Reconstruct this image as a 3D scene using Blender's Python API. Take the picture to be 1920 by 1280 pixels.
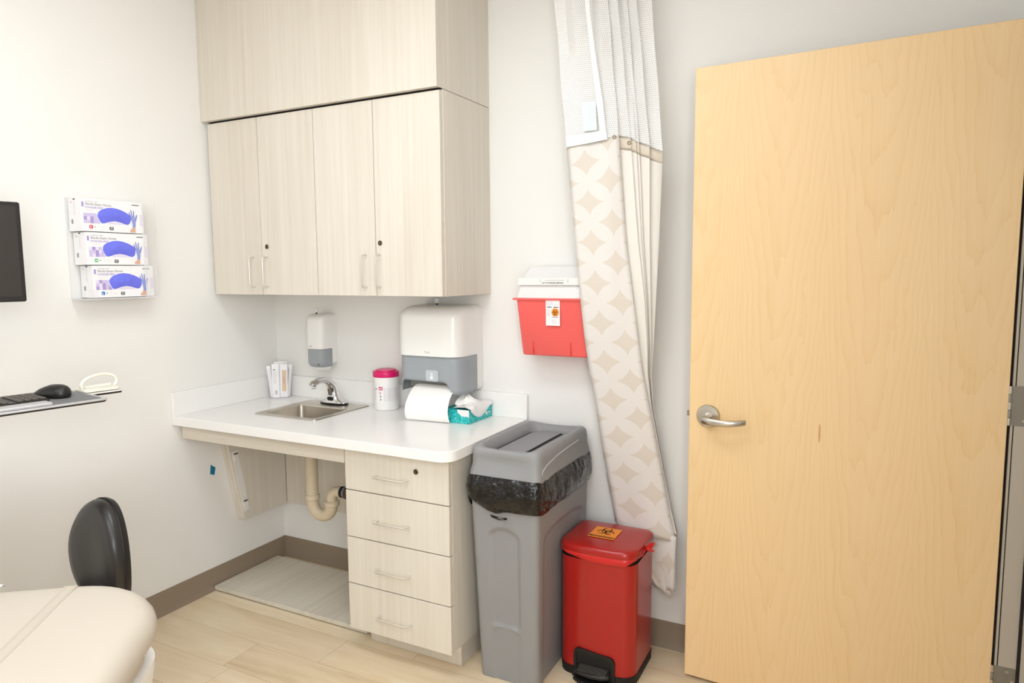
import bpy, math, random
from mathutils import Vector, Matrix, noise
random.seed(7)
PI = math.pi
for o in list(bpy.data.objects): bpy.data.objects.remove(o)
SC = bpy.context.scene
COL = SC.collection

# ---------------------------------------------------------------- camera
CAM = Vector((2.6771, -2.6111, 1.4798)); YAW, PITCH, ROLL = 0.4813, -0.1022, -0.0083
FPX, PPX, PPY = 1305.5, -15.1, 2.07
_cy, _sy, _cp, _sp = math.cos(YAW), math.sin(YAW), math.cos(PITCH), math.sin(PITCH)
FW = Vector((-_sy*_cp, _cy*_cp, _sp)); _r = Vector((_cy, _sy, 0)); _u = _r.cross(FW)
RT = _r*math.cos(ROLL) + _u*math.sin(ROLL); UP = _u*math.cos(ROLL) - _r*math.sin(ROLL)
cd = bpy.data.cameras.new('camera'); cam = bpy.data.objects.new('camera', cd); COL.objects.link(cam)
M = Matrix.Identity(4)
for i in range(3):
    M[i][0] = RT[i]; M[i][1] = UP[i]; M[i][2] = -FW[i]; M[i][3] = CAM[i]
cam.matrix_world = M
cd.sensor_width = 36; cd.lens = FPX/1920*36; cd.shift_x = -PPX/1920; cd.shift_y = PPY/1920; cd.clip_start = 0.01
SC.camera = cam

def at(u, v, ax, val):
    """the point of the place where the sight line of a photograph pixel meets an axis plane"""
    d = FW + RT*((u-960-PPX)/FPX) - UP*((v-640-PPY)/FPX)
    i = 'xyz'.index(ax); t = (val-CAM[i])/d[i]
    return CAM + d*t

# ---------------------------------------------------------------- world, exposure
SC.view_settings.view_transform = 'Standard'; SC.view_settings.look = 'None'
SC.view_settings.exposure = -0.11; SC.view_settings.gamma = 1.0
SC.view_settings.use_curve_mapping = False
w = bpy.data.worlds.new('world'); SC.world = w; w.use_nodes = True
w.node_tree.nodes['Background'].inputs[0].default_value = (0.9, 0.95, 1, 1)
w.node_tree.nodes['Background'].inputs[1].default_value = 0.3
LAMP = 9.0           # emission of the ceiling panels
LAMP_SPOTS = ((1.65, -1.45), (1.65, -3.00))
def added_light(name, loc, rot, sx, sy, energy):  # area lamps added to lift the walls, no known source behind them
    d = bpy.data.lights.new(name, 'AREA'); d.shape = 'RECTANGLE'; d.size = sx; d.size_y = sy; d.energy = energy; d.color = (.92, .96, 1)
    o = bpy.data.objects.new(name, d); COL.objects.link(o); o.location = loc; o.rotation_euler = rot
added_light('added_front_fill', (1.5, -4.06, 1.65), (math.radians(90), 0, 0), 2.2, 1.5, 3)  # added fill lamp, unseen behind the camera
added_light('added_right_fill', (3.24, -3.12, 1.60), (0, math.radians(90), 0), 1.3, 1.25, 72)  # added fill lamp on the right, mainly for the left wall

# ---------------------------------------------------------------- materials
def lin(c):
    return tuple(((x/255)/12.92 if x/255 <= .04045 else ((x/255+.055)/1.055)**2.4) for x in c) + (1,)
def mat(name, rgb, rough=.5, metal=0, coat=0, alpha=1, emit=None, estr=0, trans=0, ior=1.45, bump=None, spec=.5):
    m = bpy.data.materials.new(name); m.use_nodes = True
    n = m.node_tree.nodes; b = n['Principled BSDF']
    b.inputs['Base Color'].default_value = lin(rgb); b.inputs['Roughness'].default_value = rough
    b.inputs['Metallic'].default_value = metal; b.inputs['Coat Weight'].default_value = coat
    b.inputs['Alpha'].default_value = alpha; b.inputs['IOR'].default_value = ior
    b.inputs['Transmission Weight'].default_value = trans; b.inputs['Specular IOR Level'].default_value = spec
    if emit: b.inputs['Emission Color'].default_value = lin(emit); b.inputs['Emission Strength'].default_value = estr
    if bump:
        sc, st, di = bump
        t = n.new('ShaderNodeTexCoord'); x = n.new('ShaderNodeTexNoise'); x.inputs['Scale'].default_value = sc; x.inputs['Detail'].default_value = 3
        u = n.new('ShaderNodeBump'); u.inputs['Strength'].default_value = st; u.inputs['Distance'].default_value = di
        L = m.node_tree.links
        L.new(t.outputs['Object'], x.inputs['Vector']); L.new(x.outputs['Fac'], u.inputs['Height']); L.new(u.outputs['Normal'], b.inputs['Normal'])
    return m
class NT:
    """small helper around a material's node tree"""
    def __init__(s, m): s.m = m; s.t = m.node_tree; s.n = s.t.nodes; s.l = s.t.links; s.b = s.n['Principled BSDF']
    def new(s, k, **kw):
        x = s.n.new(k)
        for a, v in kw.items(): setattr(x, a, v)
        return x
    def put(s, v, sock):
        if hasattr(v, 'links'): s.l.new(v, sock)
        else: sock.default_value = v
    def math(s, op, a, b=0, c=None):
        x = s.n.new('ShaderNodeMath'); x.operation = op
        s.put(a, x.inputs[0]); s.put(b, x.inputs[1])
        if c is not None: s.put(c, x.inputs[2])
        return x.outputs[0]
    def ramp(s, fac, stops):
        x = s.n.new('ShaderNodeValToRGB'); s.l.new(fac, x.inputs[0]); e = x.color_ramp.elements
        while len(e) < len(stops): e.new(.5)
        for q, (p, c) in zip(e, stops): q.position = p; q.color = lin(c)
        return x.outputs[0]
    def noise(s, vec, scale, detail=4, rough=.5, dist=0):
        x = s.n.new('ShaderNodeTexNoise'); s.l.new(vec, x.inputs['Vector'])
        for k, v in (('Scale', scale), ('Detail', detail), ('Roughness', rough), ('Distortion', dist)): x.inputs[k].default_value = v
        return x.outputs['Fac']
    def mapping(s, vec, scale, loc=(0, 0, 0), rot=(0, 0, 0)):
        x = s.n.new('ShaderNodeMapping'); s.l.new(vec, x.inputs[0]); x.inputs['Scale'].default_value = scale
        x.inputs['Location'].default_value = loc; x.inputs['Rotation'].default_value = rot
        return x.outputs[0]
    def mix(s, f, a, b, mode='MIX'):
        x = s.n.new('ShaderNodeMix'); x.data_type = 'RGBA'; x.blend_type = mode
        s.put(f, x.inputs[0]); s.put(a, x.inputs[6]); s.put(b, x.inputs[7])
        return x.outputs[2]
    def obj(s): return s.n.new('ShaderNodeTexCoord').outputs['Object']
    def bump(s, h, st, di):
        x = s.n.new('ShaderNodeBump'); x.inputs['Strength'].default_value = st; x.inputs['Distance'].default_value = di
        s.l.new(h, x.inputs['Height']); s.l.new(x.outputs[0], s.b.inputs['Normal'])

def laminate(name, light, dark, axis='z', rough=.5):
    m = mat(name, light, rough); k = NT(m); v = k.obj()
    S = {'z': (1, 1, .022), 'x': (.022, 1, 1), 'y': (1, .022, 1)}[axis]
    a = k.noise(k.mapping(v, S), 55, 3, .6, .25)
    b = k.noise(k.mapping(v, S), 260, 2, .6)
    c = k.noise(k.mapping(v, {'z': (1, 1, .12), 'x': (.12, 1, 1), 'y': (1, .12, 1)}[axis]), 7, 2)
    f = k.math('ADD', k.math('MULTIPLY', a, .5), k.math('ADD', k.math('MULTIPLY', b, .22), k.math('MULTIPLY', c, .3)))
    k.l.new(k.ramp(f, [(.36, dark), (.64, light)]), k.b.inputs['Base Color'])
    return m
LAM = laminate('ash_laminate', (227, 219, 206), (215, 205, 189))
LAMX = laminate('ash_laminate_crossways', (226, 217, 203), (210, 199, 182), 'x')
LAMY = laminate('ash_laminate_lengthways', (220, 212, 197), (204, 194, 177), 'y')
EDGE = mat('laminate_edge', (214, 199, 172), .5)
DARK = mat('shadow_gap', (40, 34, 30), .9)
WALL = mat('wall_paint', (239, 236, 231), .75, bump=(180, .12, .002))
CEIL = mat('ceiling_tile', (240, 238, 234), .9, bump=(300, .3, .003))
BASEB = mat('baseboard_vinyl', (146, 129, 110), .5)
SOLID = mat('solid_surface', (244, 241, 237), .22, bump=(2, .0, .001))
WHITE = mat('white_plastic', (240, 237, 232), .28, coat=.2)
WHITEM = mat('white_matt', (238, 234, 228), .6)
NICKEL = mat('brushed_nickel', (200, 194, 184), .28, 1)
HANDLE = mat('satin_aluminium', (222, 216, 206), .35, .55)
STEEL = mat('stainless_steel', (206, 199, 188), .33, 1, bump=(90, .15, .001))
CHROME = mat('chrome', (225, 225, 226), .06, 1)
BLACK = mat('black_plastic', (30, 27, 26), .4)
SCREEN = mat('dark_screen', (46, 40, 36), .45)
VINYLB = mat('black_vinyl', (44, 41, 39), .38, coat=.15)
GREYP = mat('grey_plastic', (146, 145, 145), .42, bump=(500, .12, .001))
GREYD = mat('grey_plastic_flap', (140, 140, 142), .5)
GREYLINE = mat('grey_scuff', (205, 205, 205), .5)
REDP = mat('red_enamel', (172, 26, 20), .3, coat=.3)
REDBAG = mat('red_bag', (205, 38, 34), .3)
BAG = mat('black_bag', (9, 8, 8), .13, coat=.3, bump=(20, 1.0, .03))
PVC = mat('cream_pipe_cover', (216, 200, 172), .5)
BEIGE = mat('cream_vinyl', (196, 185, 170), .42)
BEIGED = mat('cream_shell', (196, 183, 164), .45)
WSHELL = mat('white_shell', (236, 232, 226), .35)
SILVER = mat('silver_tray', (196, 194, 194), .4, .3)
PAD = mat('mouse_pad', (122, 121, 121), .7)
KEYS = mat('key_caps', (84, 78, 70), .55)
CREAMP = mat('cream_plastic', (236, 232, 216), .4)
PAPER = mat('paper', (247, 244, 239), .8)
MAG = mat('magenta_lid', (222, 22, 104), .35)
MAGD = mat('magenta_lid_dark', (190, 14, 88), .35)
PINK = mat('pink_lid_label', (238, 128, 160), .6)
INK = mat('ink_black', (28, 26, 26), .6)
INKG = mat('ink_grey', (150, 147, 148), .7)
INKL = mat('ink_light_grey', (205, 201, 199), .7)
LAV = mat('lavender_ink', (170, 152, 208), .6)
LAVL = mat('lavender_ink_light', (206, 194, 226), .6)
LAVP = mat('lavender_ink_pale', (228, 218, 236), .6)
BLUEG = mat('blue_nitrile', (112, 118, 232), .5, bump=(45, .6, .008))
BLUEH = mat('gloved_hand_print', (150, 160, 216), .6)
BLUED = mat('gloved_hand_shade', (84, 88, 166), .6)
SKIN = mat('skin_print', (222, 172, 146), .6)
CARD = mat('carton_white', (243, 240, 240), .6)
REDI = mat('red_ink', (226, 44, 74), .6)
GREENI = mat('green_ink', (36, 184, 96), .6)
BLUEI = mat('blue_ink', (14, 112, 190), .6)
ORANGE = mat('orange_label', (246, 146, 40), .5)
BRASS = mat('brass_lock', (140, 124, 96), .35, 1)
MINT = mat('mint_label', (222, 238, 231), .7)
TAPE = mat('blue_tape', (0, 118, 152), .6)
WOODSTICK = mat('swab_pouch_tan', (226, 190, 152), .6)
FRAME = mat('door_frame_grey', (190, 180, 164), .45)
HINGE = mat('hinge_steel', (150, 145, 136), .4, .6)
RUBBER = mat('black_rubber', (24, 21, 20), .6)
SHARP = mat('sharps_red', (240, 100, 94), .35)
def clear(name, rgb, a=.12, rough=.08):
    m = bpy.data.materials.new(name); m.use_nodes = True; t = m.node_tree; n = t.nodes; b = n['Principled BSDF']
    b.inputs['Base Color'].default_value = lin(rgb); b.inputs['Roughness'].default_value = rough; b.inputs['Alpha'].default_value = a
    return m
ACR = clear('clear_acrylic', (246, 244, 242), .14)
ACREDGE = clear('acrylic_edge', (250, 250, 250), .6)
SHARPTOP = clear('frosted_clear_lid', (252, 248, 246), .78, .4)
GREYWIN = clear('smoky_window', (164, 169, 172), .86, .2)

# floor of oak planks running along x
FLOOR = mat('oak_planks', (205, 180, 142), .42); k = NT(FLOOR); v = k.obj()
sx = k.new('ShaderNodeSeparateXYZ'); k.l.new(v, sx.inputs[0])
row = k.math('FLOOR', k.math('DIVIDE', sx.outputs[1], .178))
wn = k.new('ShaderNodeTexWhiteNoise', noise_dimensions='1D'); k.l.new(row, wn.inputs['W'])
xs = k.math('ADD', sx.outputs[0], k.math('MULTIPLY', wn.outputs['Value'], 1.2))
pl = k.math('FLOOR', k.math('DIVIDE', xs, 1.22))
cb = k.new('ShaderNodeCombineXYZ'); k.l.new(row, cb.inputs[0]); k.l.new(pl, cb.inputs[1])
wn2 = k.new('ShaderNodeTexWhiteNoise', noise_dimensions='2D'); k.l.new(cb.outputs[0], wn2.inputs['Vector'])
cv = k.new('ShaderNodeCombineXYZ'); k.l.new(xs, cv.inputs[0]); k.l.new(sx.outputs[1], cv.inputs[1]); k.l.new(k.math('MULTIPLY', wn2.outputs['Value'], 9), cv.inputs[2])
g1 = k.noise(k.mapping(cv.outputs[0], (.09, 1, 1)), 26, 5, .6, .6)
g2 = k.noise(k.mapping(cv.outputs[0], (.25, 1, 1)), 5, 4, .6, 1.2)
f = k.math('ADD', k.math('MULTIPLY', g1, .5), k.math('ADD', k.math('MULTIPLY', g2, .55), k.math('MULTIPLY', wn2.outputs['Value'], .16)))
colr = k.ramp(f, [(.30, (194, 166, 126)), (.52, (226, 203, 168)), (.80, (238, 220, 190))])
fr = k.math('FRACT', k.math('DIVIDE', sx.outputs[1], .178)); seam = k.math('LESS_THAN', fr, .010)
fx = k.math('FRACT', k.math('DIVIDE', xs, 1.22)); seam2 = k.math('LESS_THAN', fx, .0018)
sm = k.math('MULTIPLY', k.math('MAXIMUM', seam, seam2), .45)
kn = k.new('ShaderNodeTexVoronoi'); k.l.new(k.mapping(cv.outputs[0], (.5, 1, 1)), kn.inputs['Vector']); kn.inputs['Scale'].default_value = 4.2
knot = k.math('MULTIPLY', k.math('LESS_THAN', kn.outputs['Distance'], .035), .35)
k.l.new(k.mix(k.math('MAXIMUM', sm, knot), colr, lin((140, 104, 66))), k.b.inputs['Base Color'])

# maple veneer of the door, book matched leaves with cathedral grain
MAPLE = mat('maple_veneer', (240, 204, 148), .38); k = NT(MAPLE); v = k.obj()
sx = k.new('ShaderNodeSeparateXYZ'); k.l.new(v, sx.inputs[0])
X = k.math('ADD', sx.outputs[0], 2.0)
nd = k.noise(k.mapping(v, (1, 1, .25)), 3.2, 3, .5)
leaf = k.math('PINGPONG', k.math('ADD', sx.outputs[0], 3.361), .13675)
tt = k.math('SUBTRACT', k.math('MULTIPLY', k.math('POWER', k.math('ADD', leaf, .012), 2.0), 60.0), k.math('MULTIPLY', sx.outputs[2], 1.0))
ndl = k.noise(k.mapping(v, (4, 4, .7)), 2.4, 4, .55, .5)
ring = k.math('ADD', k.math('MULTIPLY', tt, 4.2), k.math('MULTIPLY', ndl, 4.4))
wv = k.math('FRACT', ring)
wv = k.math('POWER', wv, 3.0)
fine = k.noise(k.mapping(v, (1, 1, .018)), 150, 3, .6)
f = k.math('ADD', k.math('MULTIPLY', wv, .28), k.math('ADD', k.math('MULTIPLY', fine, .40), k.math('MULTIPLY', nd, .35)))
leafid = k.math('FLOOR', k.math('DIVIDE', k.math('ADD', sx.outputs[0], 3.361), .2735)); side = k.math('MULTIPLY', k.math('FRACT', k.math('DIVIDE', k.math('ADD', sx.outputs[0], 3.361), .2735)), .07)
f = k.math('ADD', f, side)
col = k.ramp(f, [(.25, (243, 211, 163)), (.60, (239, 204, 152)), (1.0, (230, 190, 134))])
vo = k.new('ShaderNodeTexVoronoi'); k.l.new(k.mapping(v, (1, 1, .10)), vo.inputs['Vector']); vo.inputs['Scale'].default_value = 10
fl = k.math('MULTIPLY', k.math('LESS_THAN', vo.outputs['Distance'], .034), .6)
k.l.new(k.mix(fl, col, lin((186, 116, 56))), k.b.inputs['Base Color'])

# curtain cloth: interlocking circles woven in two line directions (u across, v down, metres)
def curtain_mat(name, plain):
    m = mat(name, (226, 214, 198), .85); k = NT(m)
    uv = k.new('ShaderNodeUVMap'); s = k.new('ShaderNodeSeparateXYZ'); k.l.new(uv.outputs[0], s.inputs[0])
    U, V = s.outputs[0], s.outputs[1]
    vline = k.math('SINE', k.math('MULTIPLY', U, 2*PI/.0052)); hline = k.math('SINE', k.math('MULTIPLY', V, 2*PI/.0052))
    if plain:
        c = k.mix(k.math('MULTIPLY', k.math('ADD', vline, 1), .12), lin((236, 230, 221)), lin((226, 217, 207)))
    else:
        p = k.math('ADD', k.math('DIVIDE', U, .170), k.math('DIVIDE', V, .148)); q = k.math('SUBTRACT', k.math('DIVIDE', U, .170), k.math('DIVIDE', V, .148))
        a = k.math('ABSOLUTE', k.math('SUBTRACT', k.math('FRACT', p), .5)); b = k.math('ABSOLUTE', k.math('SUBTRACT', k.math('FRACT', q), .5))
        # distances to the lattice corners: inside two circles = petal
        def dd(x, y): return k.math('SQRT', k.math('ADD', k.math('POWER', x, 2.0), k.math('POWER', y, 2.0)))
        a2 = k.math('SUBTRACT', 1.0, k.math('ADD', a, .5)); b2 = k.math('SUBTRACT', 1.0, k.math('ADD', b, .5))
        far1 = dd(k.math('ADD', a, .5), b2); far2 = dd(a2, k.math('ADD', b, .5))
        pet = k.math('MAXIMUM', k.math('LESS_THAN', far1, .745), k.math('LESS_THAN', far2, .745))
        petal = k.mix(k.math('MULTIPLY', k.math('ADD', vline, 1), .5), lin((236, 231, 226)), lin((225, 217, 209)))
        star = k.mix(k.math('MULTIPLY', k.math('ADD', hline, 1), .5), lin((227, 217, 205)), lin((215, 203, 189)))
        c = k.mix(pet, star, petal)
    k.l.new(c, k.b.inputs['Base Color'])
    return m
CURT = curtain_mat('curtain_weave', False); CURTP = curtain_mat('curtain_reverse', True)
HEM = mat('curtain_hem', (218, 206, 189), .85)
MESH = mat('curtain_netting', (244, 241, 238), .8); k = NT(MESH)
uv = k.new('ShaderNodeUVMap'); br = k.new('ShaderNodeTexBrick'); k.l.new(uv.outputs[0], br.inputs['Vector'])
br.inputs['Scale'].default_value = 1; br.inputs['Brick Width'].default_value = .0105; br.inputs['Row Height'].default_value = .0075; br.inputs['Mortar Size'].default_value = .0014
br.inputs['Mortar Smooth'].default_value = .3
k.l.new(k.math('ADD', k.math('MULTIPLY', br.outputs['Fac'], .38), .58), k.b.inputs['Alpha'])
TISSUE = mat('printed_film', (240, 234, 232), .3); k = NT(TISSUE)
vo = k.new('ShaderNodeTexVoronoi'); k.l.new(k.obj(), vo.inputs['Vector']); vo.inputs['Scale'].default_value = 95
sp_ = k.math('LESS_THAN', vo.outputs['Distance'], .16)
k.l.new(k.mix(k.math('MULTIPLY', sp_, .5), lin((240, 235, 232)), k.mix(.6, vo.outputs['Color'], lin((150, 120, 150)))), k.b.inputs['Base Color'])
TEAL = mat('teal_carton', (24, 178, 176), .5); k = NT(TEAL)
n_ = k.noise(k.obj(), 130, 3, .6)
k.l.new(k.ramp(n_, [(.38, (12, 160, 162)), (.52, (40, 190, 186)), (.66, (120, 220, 214))]), k.b.inputs['Base Color'])

# ---------------------------------------------------------------- mesh builder
class MB:
    def __init__(s): s.v = []; s.f = []; s.mi = []; s.mats = []; s.uv = {}
    def m(s, mt):
        if mt not in s.mats: s.mats.append(mt)
        return s.mats.index(mt)
    def add(s, vs, fs, mt, uvs=None):
        b = len(s.v); i = s.m(mt); s.v += [Vector(p) for p in vs]
        for f in fs:
            if uvs: s.uv[len(s.f)] = [uvs[j] for j in f]
            s.f.append([b+j for j in f]); s.mi.append(i)
        return s
    def box(s, a, b, mt):
        x0, x1 = sorted((a[0], b[0])); y0, y1 = sorted((a[1], b[1])); z0, z1 = sorted((a[2], b[2]))
        return s.add([(x0,y0,z0),(x1,y0,z0),(x1,y1,z0),(x0,y1,z0),(x0,y0,z1),(x1,y0,z1),(x1,y1,z1),(x0,y1,z1)],
                     [(3,2,1,0),(4,5,6,7),(0,1,5,4),(1,2,6,5),(2,3,7,6),(3,0,4,7)], mt)
    def loft(s, rings, mt, cap0=True, cap1=True, closed=True, uvs=None):
        n = len(rings[0]); vs = [p for r in rings for p in r]; fs = []
        for i in range(len(rings)-1):
            for j in range(n if closed else n-1):
                k2 = (j+1) % n; fs.append((i*n+j, i*n+k2, (i+1)*n+k2, (i+1)*n+j))
        if cap0 and closed: fs.append(tuple(reversed(range(n))))
        if cap1 and closed: fs.append(tuple(range((len(rings)-1)*n, len(rings)*n)))
        return s.add(vs, fs, mt, uvs)
    def tube(s, path, r, mt, seg=12, caps=True, flat=1.0):
        P = [Vector(p) for p in path]; R = r if isinstance(r, (list, tuple)) else [r]*len(P)
        rings = []; prev = None
        for i, p in enumerate(P):
            t = (P[min(i+1, len(P)-1)] - P[max(i-1, 0)]).normalized()
            if prev is None:
                a = Vector((0, 0, 1)) if abs(t.z) < .9 else Vector((1, 0, 0)); nrm = (a - t*a.dot(t)).normalized()
            else: nrm = (prev - t*prev.dot(t)).normalized()
            prev = nrm; bn = t.cross(nrm)
            rings.append([p + nrm*math.cos(2*PI*j/seg)*R[i]*flat + bn*math.sin(2*PI*j/seg)*R[i] for j in range(seg)])
        return s.loft(rings, mt, caps, caps)
    def lathe(s, prof, c, mt, axis='z', seg=32, sy=1.0):
        rings = []
        for r, h in prof:
            ring = []
            for j in range(seg):
                a = 2*PI*j/seg; x, y = r*math.cos(a), r*math.sin(a)*sy
                p = {'z': (x, y, h), 'y': (x, h, -y), 'x': (h, x, y)}[axis]
                ring.append(Vector(c)+Vector(p))
            rings.append(ring)
        return s.loft(rings, mt)
    def poly(s, pts, d, mt):
        """extrude the planar loop pts by vector d"""
        n = len(pts); P = [Vector(p) for p in pts]; D = Vector(d)
        fs = [tuple(reversed(range(n))), tuple(range(n, 2*n))] + [(i, (i+1) % n, n+(i+1) % n, n+i) for i in range(n)]
        return s.add(P + [p+D for p in P], fs, mt)
    def text(s, body, O, ex, ey, size, mt, align='LEFT', depth=.0004, bold=0):
        """lettering lying on the plane (O, ex, ey)"""
        cu = bpy.data.curves.new('t', 'FONT'); cu.body = body; cu.size = size; cu.align_x = align; cu.extrude = depth/2; cu.offset = bold; cu.resolution_u = 2
        o = bpy.data.objects.new('t', cu); COL.objects.link(o)
        bpy.context.view_layer.update()
        me = bpy.data.meshes.new_from_object(o.evaluated_get(bpy.context.evaluated_depsgraph_get()))
        ex, ey = Vector(ex).normalized(), Vector(ey).normalized(); ez = ex.cross(ey)
        s.add([Vector(O)+ex*q.co.x+ey*q.co.y+ez*(q.co.z+depth/2) for q in me.vertices], [tuple(p.vertices) for p in me.polygons], mt)
        bpy.data.objects.remove(o); bpy.data.curves.remove(cu); bpy.data.meshes.remove(me)
        return s
    def build(s, name, parent=None, local=False, bevel=0, seg=2, sub=0, sharp=35, solid=0, label=None):
        off = Vector((0, 0, 0))
        if parent and not local: off = wloc(parent)
        me = bpy.data.meshes.new(name); me.from_pydata([p-off for p in s.v], [], s.f)
        for x in s.mats: me.materials.append(x)
        for p, i in zip(me.polygons, s.mi): p.material_index = i; p.use_smooth = True
        if s.uv:
            ul = me.uv_layers.new(name='UVMap')
            for pi, us in s.uv.items():
                for li, q in zip(me.polygons[pi].loop_indices, us): ul.data[li].uv = q
        me.validate(); me.update()
        import bmesh
        bm = bmesh.new(); bm.from_mesh(me)
        if not s.uv: bmesh.ops.recalc_face_normals(bm, faces=bm.faces)
        bm.to_mesh(me); bm.free()
        if hasattr(me, 'set_sharp_from_angle'): me.set_sharp_from_angle(angle=math.radians(sharp))
        o = bpy.data.objects.new(name, me); COL.objects.link(o)
        if parent: o.parent = parent
        if solid: md = o.modifiers.new('solid', 'SOLIDIFY'); md.thickness = solid; md.offset = 0
        if bevel:
            md = o.modifiers.new('bevel', 'BEVEL'); md.width = bevel; md.segments = seg; md.limit_method = 'ANGLE'; md.angle_limit = math.radians(40)
        if sub: md = o.modifiers.new('sub', 'SUBSURF'); md.levels = sub; md.render_levels = sub
        if label: o['label'] = label
        return o
def wloc(o):
    p = Vector((0, 0, 0))
    while o: p += o.location; o = o.parent
    return p
def thing(name, label, cat, loc=(0, 0, 0), rotz=0, group=None):
    o = bpy.data.objects.new(name, None); COL.objects.link(o); o.empty_display_size = .05
    o.location = loc; o.rotation_euler = (0, 0, rotz); o['label'] = label; o['category'] = cat
    if group: o['group'] = group
    return o
def tag(o, label, cat, group=None):
    o['label'] = label; o['category'] = cat
    if group: o['group'] = group
    return o
def struct(o): o['kind'] = 'structure'; return o
def bx(name, a, b, mt, parent=None, bevel=0, **kw): return MB().box(a, b, mt).build(name, parent, bevel=bevel, **kw)
def rrect(x0, y0, x1, y1, r, seg=6):
    rs = r if isinstance(r, (list, tuple)) else [r]*4      # corners: x0y0, x1y0, x1y1, x0y1
    out = []
    for (cx, cy, a0, q) in ((x0, y0, PI, rs[0]), (x1, y0, 1.5*PI, rs[1]), (x1, y1, 0, rs[2]), (x0, y1, .5*PI, rs[3])):
        sx_ = 1 if cx == x0 else -1; sy_ = 1 if cy == y0 else -1
        for i in range(seg+1):
            a = a0 + .5*PI*i/seg; out.append((cx+sx_*q+q*math.cos(a), cy+sy_*q+q*math.sin(a)))
    return out
def sm(a, b, t): t = max(0, min(1, (t-a)/(b-a))); return t*t*(3-2*t)
def interp(tab, t):
    for (t0, *a), (t1, *b) in zip(tab, tab[1:]):
        if t0 <= t <= t1:
            f = (t-t0)/(t1-t0); return [x+(y-x)*f for x, y in zip(a, b)]
    return list(tab[0][1:]) if t < tab[0][0] else list(tab[-1][1:])

# ================================================================ room
XR, YF, ZC = 3.06, -3.9, 2.75
struct(bx('floor', (-.12, YF-.12, -.08), (4.5, .12, 0), FLOOR))
struct(bx('ceiling', (-.12, YF-.12, ZC), (4.5, .12, ZC+.1), CEIL))
struct(bx('wall_left', (-.12, YF, 0), (0, 0, ZC), WALL))
struct(bx('wall_back', (-.12, 0, 0), (4.5, .12, ZC), WALL))
mb = MB(); mb.box((-.12, YF-.12, 0), (.4, YF, ZC), WALL); mb.box((2.6, YF-.12, 0), (4.5, YF, ZC), WALL); mb.box((.4, YF-.12, 0), (2.6, YF, .9), WALL); mb.box((.4, YF-.12, 2.4), (2.6, YF, ZC), WALL); struct(mb.build('wall_front'))
mb = MB()
for a_, b_ in (((.4, .9), (.45, 2.4)), ((2.55, .9), (2.6, 2.4)), ((.45, .9), (2.55, .95)), ((.45, 2.35), (2.55, 2.4)), ((1.48, .95), (1.52, 2.35))): mb.box((a_[0], YF-.09, a_[1]), (b_[0], YF-.03, b_[1]), WHITEM)
struct(mb.build('added_window_1'))  # made-up window opening for the added front lamp
mb = MB()
for a_, b_ in (((-3.8, .92), (-3.76, 2.28)), ((-2.49, .92), (-2.45, 2.28)), ((-3.76, .92), (-2.49, .96)), ((-3.76, 2.24), (-2.49, 2.28))): mb.box((XR+.03, a_[0], a_[1]), (XR+.09, b_[0], b_[1]), WHITEM)
struct(mb.build('added_window_2'))  # made-up window round the added lamp on the right
struct(bx('wall_hall', (4.5, YF-.12, 0), (4.6, .12, ZC), WALL))
DY0, DY1, DZ = -.2195, -1.145, 2.155
mb = MB(); mb.box((XR, DY0+.035, 0), (XR+.14, 0, ZC), WALL); mb.box((XR, -2.45, 0), (XR+.14, DY1-.035, ZC), WALL); mb.box((XR, YF, 0), (XR+.14, -3.8, ZC), WALL); mb.box((XR, -3.8, 0), (XR+.14, -2.45, .92), WALL); mb.box((XR, -3.8, 2.28), (XR+.14, -2.45, ZC), WALL)
mb.box((XR, DY1-.035, DZ+.035), (XR+.14, DY0+.035, ZC), WALL); struct(mb.build('wall_right'))
def cove(name, pts_along, axis):
    prof = [(0, 0), (.018, 0), (.0175, .003), (.009, .014), (.0045, .022), (.0035, .100), (.0025, .1045), (0, .105)]
    mb = MB()
    if axis == 'left': rings = [[(d, y, z) for d, z in prof] for y in pts_along]
    else: rings = [[(x, -d, z) for d, z in prof] for x in pts_along]
    mb.loft(rings, BASEB); return struct(mb.build(name))
cove('baseboard_left', (-.001, YF), 'left'); cove('baseboard_back', (.0005, XR), 'back')

# ceiling light panels (the room's lamps, above the frame)
EMIT = mat('light_diffuser', (255, 255, 255), .5, emit=(238, 247, 255), estr=LAMP)
for i, (lx, ly) in enumerate(LAMP_SPOTS):
    t = thing('ceiling_light', ('recessed ceiling light panel above the counter', 'recessed ceiling light panel above the examination table')[i], 'ceiling light', (lx, ly, ZC), 0, 'ceiling light panels')
    mb = MB()
    mb.box((lx-.62, ly-.33, ZC-.02), (lx+.62, ly-.30, ZC), WHITEM); mb.box((lx-.62, ly+.30, ZC-.02), (lx+.62, ly+.33, ZC), WHITEM)
    mb.box((lx-.62, ly-.30, ZC-.02), (lx-.60, ly+.30, ZC), WHITEM); mb.box((lx+.60, ly-.30, ZC-.02), (lx+.62, ly+.30, ZC), WHITEM)
    mb.build('frame', t); bx('diffuser', (lx-.6, ly-.3, ZC-.012), (lx+.6, ly+.3, ZC-.004), EMIT, t)

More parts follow.
